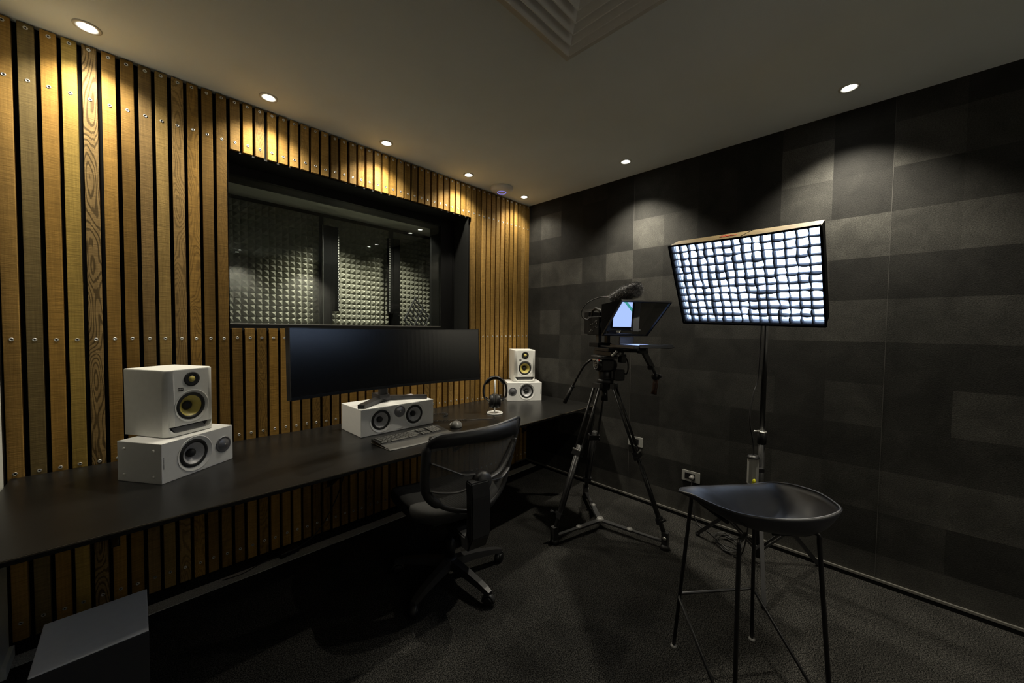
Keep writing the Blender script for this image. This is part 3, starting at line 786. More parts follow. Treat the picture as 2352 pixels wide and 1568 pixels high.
# coiled lead across the desk
t = thing('headphone_cable', 'black coiled headphone cable lying on the desk behind the mouse', 'cable', (0,0,DZ))
bm = new()
pa = spline([(-1.40,-.30,.006),(-1.30,-.28,.006),(-1.245,-.31,.006),(-1.25,-.36,.006),(-1.30,-.38,.006)],10)
def coil(bm, path, r_=.006, turns=22, th=.0017):
    out = []; n = len(path)
    steps = turns*10
    for i in range(steps+1):
        u = i/steps*(n-1); k = min(int(u), n-2); p = path[k].lerp(path[k+1], u-k); d = (path[k+1]-path[k]).normalized()
        a, b = frame_for(d); th_ = 2*PI*turns*i/steps
        out.append(p + a*r_*math.cos(th_) + b*r_*math.sin(th_) + V((0,0,.003)))
    add_tube(bm, out, th, 5)
coil(bm, [V(p) for p in pa], turns=20)
obj('coil', bm, M_CABLE, t)
bm = new(); coil(bm, [V(p) for p in spline([(-1.44,-.46,.006),(-1.38,-.50,.006),(-1.30,-.545,.006),(-1.24,-.585,.006)],8)], turns=24); obj('coil', bm, M_CABLE, t)
bm = new(); add_tube(bm, spline([(-1.44,-.44,.003),(-1.42,-.36,.003),(-1.40,-.30,.006)],6), .0024, 6); obj('lead', bm, M_CABLE, t)
bm = new()
add_tube(bm, spline([(-1.24,-.585,.006),(-1.17,-.60,.003),(-1.10,-.655,.003),(-1.03,-.665,.003),(-.995,-.60,.003)],8), .0022, 6); obj('lead', bm, M_CABLE, t)

# ---------------------------------------------------------------- office chair
def office_chair():
    t = thing('office_chair', 'black mesh-back swivel office chair tucked up to the desk', 'office chair', (-1.68,-1.0,0), R(170.5))
    # +Y local is behind the sitter; screen-left is local +X
    yb = .315
    def BP(x, z):   # point on backrest surface: curved in x, leaning
        return V((x, yb - .055*(x/.25)**2*-1*-1 + .10*(z-.70), z))
    # frame outline (outer centre line), read as fractions of the back
    outline = [(.235,.900),(.10,.917),(-.06,.925),(-.20,.935),(-.258,.935),(-.262,.905),(-.235,.80),(-.200,.69),(-.168,.60),(-.12,.545),(-.05,.520),(.05,.518),(.14,.545),(.215,.59),(.252,.64),(.262,.70),(.262,.80),(.258,.865)]
    bm = new(); pts = [BP(x, z) for x, z in outline]; pts = spline(pts+[pts[0]], 5)[:-1]
    rad = []
    for p in pts: rad.append(.012 + (.009 if p.x > .2 and p.z < .86 else 0))
    add_tube(bm, pts, rad, 10, closed=True, flat=(.9,1.1)); obj('back_frame', bm, M_CHAIRPL, t)
    # broad top rail
    bm = new(); cols = []
    for k in range(21):
        x = .25-.50*k/20; zt = .925+.012*k/20-.02*max(0,(abs(x)-.21)/.04)*(x>0); zb = .862+.006*math.sin(k/20*PI*2) - .010*abs(k/20-.5)
        cols.append([bm.verts.new(BP(x,z)+V((0,o,0))) for z, o in ((zb,-.010),(zt,-.012),(zt,.014),(zb,.010))])
    for a, b in zip(cols[:-1], cols[1:]):
        for j in range(4): f = bm.faces.new((a[j], b[j], b[(j+1)%4], a[(j+1)%4])); f.smooth = j in (0,2)
    bm.faces.new(cols[0]); bm.faces.new(cols[-1][::-1]); obj('top_rail', bm, M_CHAIRPL, t)
    # mesh panel
    bm = new(); nz = 12; nx = 14
    def half(z):
        zl_ = [(.52,-.04,.04),(.545,-.12,.14),(.60,-.165,.22),(.69,-.198,.258),(.80,-.232,.258),(.92,-.25,.25)]
        for (a, b) in zip(zl_[:-1], zl_[1:]):
            if a[0] <= z <= b[0]:
                u = (z-a[0])/(b[0]-a[0]); return a[1]+(b[1]-a[1])*u, a[2]+(b[2]-a[2])*u
        return -.25, .25
    G = []
    for j in range(nz+1):
        z_ = .523+(.915-.523)*j/nz; l_, r_ = half(z_)
        G.append([bm.verts.new(BP(l_+(r_-l_)*i/nx, z_)+V((0,-.006,0))) for i in range(nx+1)])
    for j in range(nz):
        for i in range(nx): f = bm.faces.new((G[j][i], G[j][i+1], G[j+1][i+1], G[j+1][i])); f.smooth = True
    obj('back_mesh', bm, M_CMESH, t)
    # lumbar arms fanning from the hub
    hub = BP(.018,.685)+V((0,.055,0))
    def arm(path, w, name='support_arm'):
        bm = new(); P_ = spline([V(p) for p in path], 6); add_tube(bm, P_, w, 10, flat=(.35,1.0), up=(0,1,0)); obj(name, bm, M_CHAIRPL, t)
    arm([hub, BP(.03,.715)+V((0,.035,0)), BP(.10,.722)+V((0,.025,0)), BP(.19,.765)+V((0,.018,0)), BP(.245,.79)+V((0,.010,0))][::-1], .013)
    arm([hub, BP(-.09,.70)+V((0,.035,0)), BP(-.15,.74)+V((0,.025,0)), BP(-.20,.80)+V((0,.015,0)), BP(-.225,.835)+V((0,.010,0))][::-1], .016)
    arm([hub, BP(.04,.665)+V((0,.035,0)), BP(.12,.640)+V((0,.025,0)), BP(.20,.645)+V((0,.018,0)), BP(.245,.655)+V((0,.010,0))][::-1], .013)
    arm([hub, BP(-.10,.665)+V((0,.035,0)), BP(-.15,.67)+V((0,.02,0)), BP(-.185,.685)+V((0,.010,0))][::-1], .013)
    bm = new(); add_lathe(bm, [(0,.028),(.036,.026),(.046,.014),(.048,-.02),(0,-.02)], axis_to((0,1,.1), hub), seg=32); obj('hub', bm, M_CHAIRPL, t)
    # spine from hub down and forward under the seat
    bm = new(); cols = []
    for (y_, z_, w_, th) in ((hub.y+.006, .70,.050,.028),(hub.y+.004,.62,.052,.028),(yb+.045,.52,.052,.028),(yb+.03,.42,.052,.030),(yb-.01,.36,.055,.034),(yb-.12,.345,.055,.036),(yb-.26,.35,.055,.036)):
        cols.append((y_, z_, w_, th))
    rings = []
    for k, (y_, z_, w_, th) in enumerate(cols):
        a = cols[max(0,k-1)]; b = cols[min(len(cols)-1,k+1)]; d = V((0,b[0]-a[0],b[1]-a[1])).normalized(); nrm = V((0,-d.z,d.y))
        c_ = V((hub.x*(1-k/6)+.032*(1-k/6), y_, z_))
        rings.append([bm.verts.new(c_ + V((sx*w_,0,0)) + nrm*sy*th) for sx, sy in ((-1,-1),(1,-1),(1,1),(-1,1))])
    for a, b in zip(rings[:-1], rings[1:]):
        for j in range(4): bm.faces.new((a[j], b[j], b[(j+1)%4], a[(j+1)%4]))
    bm.faces.new(rings[0]); bm.faces.new(rings[-1][::-1])
    bmesh.ops.bevel(bm, geom=bm.edges[:], offset=.006, segments=2, affect='EDGES'); obj('spine', bm, M_CHAIRPL, t)
    # seat
    bm = new(); n = 40; R1 = []
    levels = [(.86,.420),(.97,.432),(1.0,.452),(1.0,.480),(.96,.500),(.80,.508),(.4,.500),(0,.496)]
    for s_, z_ in levels:
        ring = []
        for k in range(n):
            a = 2*PI*k/n; c_, s2 = math.cos(a), math.sin(a)
            x = .275*s_*abs(c_)**.62*(1 if c_ >= 0 else -1)+.015; y = .262*s_*abs(s2)**.62*(1 if s2 >= 0 else -1)-.03
            zz = z_ - (.030*((-y)/.24)**2 if y < -.08 else 0)*(1 if s_ > .3 else 0) + .020*(abs(x)/.255)**3
            ring.append(bm.verts.new((x, y-.02, zz)))
        R1.append(ring)
    for a, b in zip(R1[:-1], R1[1:]):
        for k in range(n): f = bm.faces.new((a[k], a[(k+1)%n], b[(k+1)%n], b[k])); f.smooth = True
    bm.faces.new(R1[0][::-1]); bmesh.ops.remove_doubles(bm, verts=bm.verts[:], dist=.0005); obj('seat', bm, M_CFAB, t)
    bm = new(); add_box(bm, -.17,.17,-.17,.15,.405,.425, bev=.008); obj('seat_pan', bm, M_CHAIRPL, t)
    bm = new(); add_box(bm, -.055,.055,-.11,.11,.345,.406, bev=.012); add_tube(bm, [(-.05,-.03,.37),(-.20,-.04,.365),(-.26,-.05,.36)], .006, 8); obj('tilt_mechanism', bm, M_CHAIRPL, t)
    bm = new(); add_lathe(bm, [(0,.345),(.014,.345),(.014,.24),(.026,.24),(.027,.10),(0,.10)], seg=24); obj('gas_lift', bm, M_BLKPL, t)
    bm = new(); add_lathe(bm, [(0,.125),(.030,.125),(.045,.11),(.047,.075),(.030,.065),(0,.065)], seg=32); obj('base_hub', bm, M_CHAIRPL, t)
    for wa in (200, 272, 344, 56, 128):
        a = R(wa-170.5); ca, sa = math.cos(a), math.sin(a)
        bm = new(); RR = []
        for (q_, z_, w_, h_) in ((.03,.095,.030,.022),(.15,.092,.025,.018),(.25,.082,.022,.014),(.295,.074,.021,.012),(.325,.068,.016,.008)):
            RR.append([bm.verts.new((q_*ca - sx*w_*sa, q_*sa + sx*w_*ca, z_+sy*h_)) for sx, sy in ((-1,-1),(1,-1),(.7,1),(-.7,1))])
        for A_, B_ in zip(RR[:-1], RR[1:]):
            for j in range(4): bm.faces.new((A_[j], B_[j], B_[(j+1)%4], A_[(j+1)%4]))
        bm.faces.new(RR[0]); bm.faces.new(RR[-1][::-1]); obj('leg', bm, M_CHAIRPL, t)
        ca_, sa_ = math.cos(a+.5), math.sin(a+.5)
        bm = new(); c0 = V((.312*ca, .312*sa, .0255))
        for s in (-1,1):
            add_lathe(bm, [(0,-.0085),(.020,-.0085),(.0252,-.005),(.0252,.005),(.020,.0085),(0,.0085)], axis_to((-sa_, ca_, 0), c0 + V((-sa_, ca_, 0))*s*.013), seg=24)
        add_tube(bm, [c0+V((0,0,.0)), c0+V((0,0,.045))], .008, 10)
        cs = obj('caster', bm, M_BLKPL, t)
        bm = new(); add_tube(bm, [c0+V((0.030*ca_*math.cos(R(q)), .030*sa_*math.cos(R(q)), .030*math.sin(R(q)))) for q in range(-10,191,20)], .006, 8, flat=(1,2.6), up=(-sa_,ca_,0)); obj('caster_hood', bm, M_BLKPL2, cs)
    return t
office_chair()

# ---------------------------------------------------------------- grey box under the desk
t = thing('subwoofer', 'light grey box-shaped subwoofer on the carpet under the left of the desk', 'subwoofer', (-3.03,-.76,0))
bm = new(); add_box(bm, -.130,.130,-.145,.140,.02,.350, bev=.002); obj('cabinet', bm, M_GREYBOX, t)
bm = new(); add_box(bm, -.131,.131,-.153,-.1455,.02,.346, bev=.001); obj('front_grille', bm, M_SUBSIDE, t)
bm = new()
for sx in (-1,1):
    for sy in (-1,1): add_lathe(bm, [(0,0),(.018,0),(.020,.02),(0,.02)], at(sx*.10, sy*.11, 0), seg=16)
obj('feet', bm, M_RUB, t)
# power adapter + hanging lead under the desk
t = thing('power_adapter', 'black power brick on the carpet at the foot of the battens', 'power adapter', (-2.27,-.125,0), R(8))
bm = new(); add_box(bm, -.055,.055,-.027,.027,0,.034, bev=.006); obj('body', bm, M_BLKPL, t)
bm = new(); add_tube(bm, spline([(-.055,0,.016),(-.14,.02,.006),(-.24,.0,.005),(-.33,.02,.006)],6), .003, 6); obj('lead', bm, M_CABLE, t)
bm = new(); add_tube(bm, spline([(-1.93,-.20,DZ-.022),(-1.94,-.19,.52),(-1.99,-.17,.30),(-2.10,-.15,.10),(-2.215,-.13,.020)],8), .0035, 8)
o = obj('power_cable', bm, M_CABLE); tag(o, 'thin black cable hanging from under the desk to the power brick', 'cable')

# ---------------------------------------------------------------- ceiling: downlights, access point, air diffuser
SPOT_COL = (1.0, .92, .75)
def downlight_proto():
    t = thing('ceiling_downlight', 'x', 'downlight', (0,0,H), 0, 'recessed ceiling downlights')
    bm = new(); add_lathe(bm, [(.045,0),(.0445,-.003),(.040,-.0045),(.028,-.0035),(.0275,.0)], seg=48); obj('trim_ring', bm, M_LAMPRIM, t)
    bm = new(); add_lathe(bm, [(.0275,-.0015),(.024,-.0005),(0,-.0005)], seg=32); obj('lens', bm, M_LED, t)
    return t
DL = [(-3.043,-.205,'at the far left of the row over the timber wall',1),(-2.37,-.205,'above the left end of the studio window',1),(-1.667,-.205,'above the middle of the studio window',1),(-.938,-.205,'above the right end of the studio window',1),(-.242,-.197,'in the corner beyond the round access point',1),
      (-.275,-1.278,'by the dark wall, nearer the corner',1),(-.273,-2.541,'by the dark wall, above the softbox',1),(-2.75,-4.72,'added out of view for bounce light, rear left',0),(-1.65,-4.72,'added out of view for bounce light, rear middle',0),(-.55,-4.72,'added out of view for bounce light, rear right',0)]  # last three are unseen lamps, added to fill the room with bounce light
proto = downlight_proto()
POW = [39,39,39,39,25,104,104,80,80,80]
for i, (x, y, lab, vis) in enumerate(DL):
    o = proto if i == 0 else copy_tree(proto)
    o.location = (x, y, H); o['label'] = 'small round recessed ceiling downlight ' + lab
for i, (x, y, lab, vis) in enumerate(DL):
    root = [o for o in bpy.data.objects if o.type == 'EMPTY' and o.name.startswith('ceiling_downlight') and abs(o.location.x-x) < 1e-4 and abs(o.location.y-y) < 1e-4][0]
    ld = bpy.data.lights.new('downlight_beam', 'SPOT'); ld.energy = POW[i]; ld.color = SPOT_COL; ld.spot_size = R(128 if y > -.5 else 108); ld.spot_blend = 1.0 if y > -.5 else .8; ld.shadow_soft_size = .022
    lo = bpy.data.objects.new('downlight_beam', ld); COL.objects.link(lo); lo.parent = root; lo.location = (0,0,-.012)

t = thing('wireless_access_point', 'round white wireless access point with a blue ring on the ceiling', 'access point', (-.552,-.205,H))
bm = new(); add_lathe(bm, [(.100,0),(.104,-.004),(.103,-.014),(.092,-.028),(.070,-.038),(.048,-.043),(0,-.045)], seg=64); obj('shell', bm, M_APW, t)
bm = new(); add_lathe(bm, [(.040,-.0430),(.040,-.0455),(.0375,-.0456),(.0375,-.0430)], seg=48); obj('status_ring', bm, M_APBLUE, t)

def diffuser():
    cx, cy = -1.7515, -1.889; hw = .2995
    t = thing('ceiling_air_diffuser', 'square white four-way air-conditioning diffuser in the ceiling', 'air diffuser', (cx, cy, H))
    def sq(h, z): return [(-h,-h,z),(h,-h,z),(h,h,z),(-h,h,z)]
    def ring(bm, A_, B_, mi=0):
        a = [bm.verts.new(p) for p in A_]; b = [bm.verts.new(p) for p in B_]
        for k in range(4): f = bm.faces.new((a[k], a[(k+1)%4], b[(k+1)%4], b[k])); f.material_index = mi
        return
    bm = new(); ring(bm, sq(hw,-.000), sq(hw,-.006)); ring(bm, sq(hw,-.006), sq(hw-.030,-.010)); ring(bm, sq(hw-.030,-.010), sq(hw-.030,.0)); obj('frame', bm, M_LAMPRIM, t)
    h = hw-.032
    for k in range(6):
        bm = new(); ho = h-.044*k
        ring(bm, sq(ho-.039, -.001), sq(ho-.005, -.018)); ring(bm, sq(ho-.005,-.018), sq(ho,-.018)); ring(bm, sq(ho,-.018), sq(ho,-.013)) 
        obj('louvre', bm, M_LOUV, t)
    bm = new(); add_box(bm, -.03,.03,-.03,.03,-.012,-.001); obj('centre_plate', bm, M_LAMPRIM, t)
diffuser()

# ---------------------------------------------------------------- softbox and its stand
def softbox():
    C0 = V((-.640,-2.155,1.678)); yaw = R(172.5); tilt = R(-28)
    nrm = V((math.cos(tilt)*math.cos(yaw), math.cos(tilt)*math.sin(yaw), math.sin(tilt)))
    rt = V((0,0,1)).cross(nrm).normalized(); up = nrm.cross(rt).normalized()
    rt2 = rt*math.cos(R(-2.1)) + up*math.sin(R(-2.1)); up2 = nrm.cross(rt2).normalized()
    t = thing('softbox', 'large lit rectangular softbox with a fabric grid on a light stand', 'softbox', (0,0,0))
    Mx = Matrix((( rt2.x, -nrm.x, up2.x, C0.x),(rt2.y, -nrm.y, up2.y, C0.y),(rt2.z, -nrm.z, up2.z, C0.z),(0,0,0,1)))
    t.matrix_world = Mx
    # local: x right, z up, -y = out of the front
    W, HH = .350, .250
    def quad_ring(bm, a, b, mis):
        (wa,ha,ya),(wb,hb,yb_) = a, b
        A_ = [V((-wa,ya,-ha)),V((wa,ya,-ha)),V((wa,ya,ha)),V((-wa,ya,ha))]; B_ = [V((-wb,yb_,-hb)),V((wb,yb_,-hb)),V((wb,yb_,hb)),V((-wb,yb_,hb))]
        for k in range(4):
            n = 10; prev = None
            for i in range(n+1):
                u = i/n; p = A_[k].lerp(A_[(k+1)%4], u); q = B_[k].lerp(B_[(k+1)%4], u)
                cur = (bm.verts.new(p), bm.verts.new(q))
                if prev: f = bm.faces.new((prev[0], cur[0], cur[1], prev[1])); f.material_index = mis[k]
                prev = cur
    bm = new()
    mis = [0,0,1,0]
    quad_ring(bm, (W,HH,0), (W-.008,HH-.006,.105), mis)
    quad_ring(bm, (W-.008,HH-.006,.105), (.07,.07,.30), [0,0,0,0])
    quad_ring(bm, (W-.003,HH-.003,.0), (W-.011,HH-.009,.104), [2,2,2,2])
    A_ = [bm.verts.new(p) for p in ((-.07,.30,-.07),(.07,.30,-.07),(.07,.30,.07),(-.07,.30,.07))]; bm.faces.new(A_)
    obj('shell', bm, [M_BLKFAB, M_TOPLIT, M_SILVER], t, recalc=False)
    bm = new()
    for a, b in (((-W,-HH),(W,-HH)),((W,-HH),(W,HH)),((W,HH),(-W,HH)),((-W,HH),(-W,-HH))):
        pts = []
        for i in range(9):
            u = i/8; sag = .006*math.sin(u*PI)
            pts.append((a[0]+(b[0]-a[0])*u, -.002, a[1]+(b[1]-a[1])*u - (sag if a[1] == b[1] == HH else 0)))
        add_tube(bm, pts, .0055, 8)
    obj('rim_piping', bm, M_BLKFAB, t)
    bm = new(); add_box(bm, -W+.012, W-.012, .052, .054, -HH+.010, HH-.010); obj('diffuser_cloth', bm, M_DIFF, t)
    # egg-crate grid, wavy webbing
    bm = new(); rr = random.Random(4)
    nx, nz = 15, 11; D = .038
    xs_ = [-W+.006 + (2*W-.012)*i/nx for i in range(nx+1)]; zs_ = [-HH+.006 + (2*HH-.012)*j/nz for j in range(nz+1)]
    P = {}
    for i in range(nx+1):
        for j in range(nz+1):
            e = 0 if i in (0,nx) or j in (0,nz) else 1
            P[i,j] = (xs_[i]+e*rr.uniform(-.0045,.0045), zs_[j]+e*rr.uniform(-.0045,.0045), xs_[i]+e*rr.uniform(-.003,.003), zs_[j]+e*rr.uniform(-.003,.003))
    def strip(p, q, bow, vert):
        n = 5; prev = None
        for k in range(n+1):
            u = k/n; b = bow*math.sin(PI*u)
            fx = p[0]+(q[0]-p[0])*u + (b if vert else 0); fz = p[1]+(q[1]-p[1])*u + (0 if vert else b)
            bx = p[2]+(q[2]-p[2])*u; bz = p[3]+(q[3]-p[3])*u
            cur = (bm.verts.new((fx, .004, fz)), bm.verts.new((bx, .004+D, bz)))
            if prev: f = bm.faces.new((prev[0], cur[0], cur[1], prev[1])); f.smooth = True
            prev = cur
    for i in range(nx+1):
        for j in range(nz): strip(P[i,j], P[i,j+1], rr.uniform(-.006,.006) if 0 < i < nx else 0, True)
    for j in range(nz+1):
        for i in range(nx): strip(P[i,j], P[i+1,j], rr.uniform(-.006,.006) if 0 < j < nz else 0, False)
    g = obj('fabric_grid', bm, M_GRIDF, t, recalc=False)
    md = g.modifiers.new('s', 'SOLIDIFY'); md.thickness = .0020; md.offset = 0
    # orange-red script mark and seam on the top flap
    bm = new(); z0 = HH-.001
    pts = spline([(-.085,.050,z0),(-.078,.036,z0),(-.070,.056,z0),(-.062,.040,z0),(-.054,.056,z0),(-.046,.040,z0),(-.034,.054,z0),(-.024,.040,z0),(-.014,.052,z0),(-.004,.042,z0)],5)
    add_tube(bm, pts, .0045, 6, flat=(1,.35)); add_tube(bm, [(-.088,.062,z0),(-.040,.064,z0)], .003, 6, flat=(1,.35)); obj('script_mark', bm, M_ORANGE, t)
    bm = new(); add_tube(bm, [(.03,.0,HH+.0005),(.05,.104,HH-.005)], .0018, 6); obj('seam', bm, M_BLKFAB, t)
    # speed ring + lamp head behind
    bm = new(); add_lathe(bm, [(0,.0),(.085,.0),(.085,.03),(.055,.035),(.055,.15),(.045,.16),(0,.16)], at(0,.30,0,Matrix.Rotation(R(-90),4,'X')), seg=32); obj('lamp_head', bm, M_BLKPL, t)
    return Mx
MSB = softbox()
sp = V((-.297,-2.215,0))
def light_stand():
    t = thing('light_stand', 'tall black tripod light stand carrying the softbox behind the stool', 'light stand', sp)
    bm = new(); add_tube(bm, [(0,0,.06),(0,0,.80)], .0175, 20); obj('lower_tube', bm, M_CARBON, t)
    bm = new(); add_tube(bm, [(0,0,.80),(0,0,1.72)], .0140, 20); obj('upper_tube', bm, M_CARBON, t)
    bm = new(); add_lathe(bm, [(.019,.745),(.024,.75),(.024,.815),(.019,.82)], seg=24); c = obj('collar', bm, M_BLKPL, t)
    bm = new(); add_lathe(bm, [(.0245,.818),(.0245,.824),(.014,.824)], seg=24); add_tube(bm, [(-.02,.01,.825),(-.055,.03,.828)], .005, 8); obj('clamp_screw', bm, M_STEEL, c)
    bm = new(); add_lathe(bm, [(.019,.38),(.026,.385),(.026,.44),(.019,.445)], seg=24); add_box(bm, -.035,-.012,-.01,.03,.395,.425, bev=.003); obj('leg_collar', bm, M_BLKPL, t)
    bm = new(); add_lathe(bm, [(.019,.09),(.024,.095),(.024,.13),(.019,.135)], seg=24); obj('spreader_collar', bm, M_BLKPL, t)
    for f in ((-.197,-1.836),(-.022,-2.480),(-.687,-2.321)):
        d = V((f[0]-sp.x, f[1]-sp.y, 0)); l_ = d.length; d.normalize(); s = V((-d.y, d.x, 0))
        bm = new(); add_bar(bm, d*.03+V((0,0,.41)), d*(l_-.005)+V((0,0,.012)), .021, .019, up=s)
        lg = obj('leg', bm, M_LEGBLK, t)
        bm = new(); add_tube(bm, [d*(l_-.015)+V((0,0,.018)), d*l_+V((0,0,.008))], .012, 10); obj('rubber_foot', bm, M_RUB, lg)
        bm = new()
        for o_ in (-.012,.012): add_bar(bm, d*.024+s*o_+V((0,0,.112)), d*(l_*.50)+s*o_+V((0,0,.225)), .003, .014)
        obj('brace', bm, M_CARBON, t)
    bm = new(); add_tube(bm, [(0,0,1.70),(0,0,1.80),(-.03,.0,1.84)], .016, 12); add_box(bm, -.03,.03,-.028,.028,1.72,1.79, bev=.005); obj('tilt_bracket', bm, M_BLKPL, t)
light_stand()
# ballast clipped to the stand
t = thing('lamp_power_supply', 'grey cylindrical lamp power supply with a yellow sticker clipped to the light stand', 'power supply', (-.372,-2.190,.60), R(-45))
bm = new()
prof = []
for k in range(20):
    a = 2*PI*k/20; r_ = .027*(1.0 if k % 2 else .93); prof.append((r_*math.cos(a)*1.15, r_*math.sin(a)))
add_prism(bm, prof, -.075, .075, 'z'); obj('finned_body', bm, M_SOCK, t)
bm = new(); add_lathe(bm, [(0,.092),(.024,.09),(.031,.078),(.031,.074),(0,.074)], Matrix.Diagonal((1.1,1,1,1)), seg=24); add_lathe(bm, [(0,-.074),(.031,-.074),(.031,-.085),(.022,-.098),(0,-.1)], Matrix.Diagonal((1.1,1,1,1)), seg=24); obj('end_cap', bm, M_BLKPL, t)
bm = new(); add_lathe(bm, [(.011,0),(.011,.001),(0,.001)], at(-.010,-.0285,-.056,FRONT) @ Matrix.Diagonal((1,1.5,1,1)), seg=24); obj('sticker', bm, M_YELLOW, t)
bm = new(); add_box(bm, .02,.062,-.010,.012,-.01,.012); add_tube(bm, [(-.012,0,-.095),(-.014,0,-.13),(.01,.0,-.145)], .006, 8); obj('hook', bm, M_BLKPL, t)
bm = new(); add_tube(bm, spline([(-.372,-2.190,.652),(-.362,-2.185,.76),(-.372,-2.165,.90),(-.345,-2.175,1.05),(-.318,-2.19,1.15),(-.322,-2.20,1.50),(-.315,-2.205,1.72)],8), .0045, 8)
o = obj('lamp_cable', bm, M_CABLE); tag(o, 'black lamp cable running up the light stand from the power supply', 'cable')
bm = new(); rr = random.Random(8)
add_tube(bm, spline([(-.010,-1.735,.31),(-.035,-1.74,.26),(-.05,-1.76,.10),(-.06,-1.80,.012),(-.12,-1.90,.007),(-.19,-1.97,.007),(-.25,-2.02,.007),(-.30,-2.10,.008),(-.33,-2.15,.10),(-.365,-2.185,.40)],8), .004, 8)
o = obj('lamp_mains_cable', bm, M_CABLE); tag(o, 'thin mains cable from the wall socket to the light stand', 'cable')
bm = new()
pts = []
for k in range(60):
    a = k*.36; r_ = .085+.02*math.sin(k*.7); pts.append((-.20+r_*math.cos(a), -2.03+r_*math.sin(a)*.8, .012+.035*k/60+.006*math.sin(k*1.3)))
add_tube(bm, spline(pts, 3), .004, 6)
o = obj('coiled_cable', bm, M_CABLE); tag(o, 'loose coil of black cable on the carpet beneath the light stand', 'cable')

# ---------------------------------------------------------------- wall sockets
def socket(yc, zc, label, plug):
    t = thing('wall_socket', label, 'wall socket', (-.0005, yc, zc), R(-90), 'metal power outlets on the dark wall')
    # local: x along wall, -y out of the wall (after -90: local -y -> world -x)
    bm = new(); add_prism(bm, round_poly(.128,.078,.004), -.007, 0, 'y')
    o = obj('plate', bm, M_SOCK, t)
    bm = new(); add_box(bm, -.042,.030,-.0085,-.0068,-.022,.022); obj('insert', bm, M_BLKPL, t)
    if plug:
        bm = new(); add_lathe(bm, [(0,.034),(.012,.034),(.016,.024),(.017,0),(0,0)], at(.012,-.008,-.002,FRONT), seg=20); obj('plug', bm, M_GREYPL, t)
socket(-1.278, .492, 'steel wall socket plate partly hidden behind the camera tripod leg', False)
socket(-1.723, .326, 'steel wall socket plate with a plug in it, left of the stool seat', True)

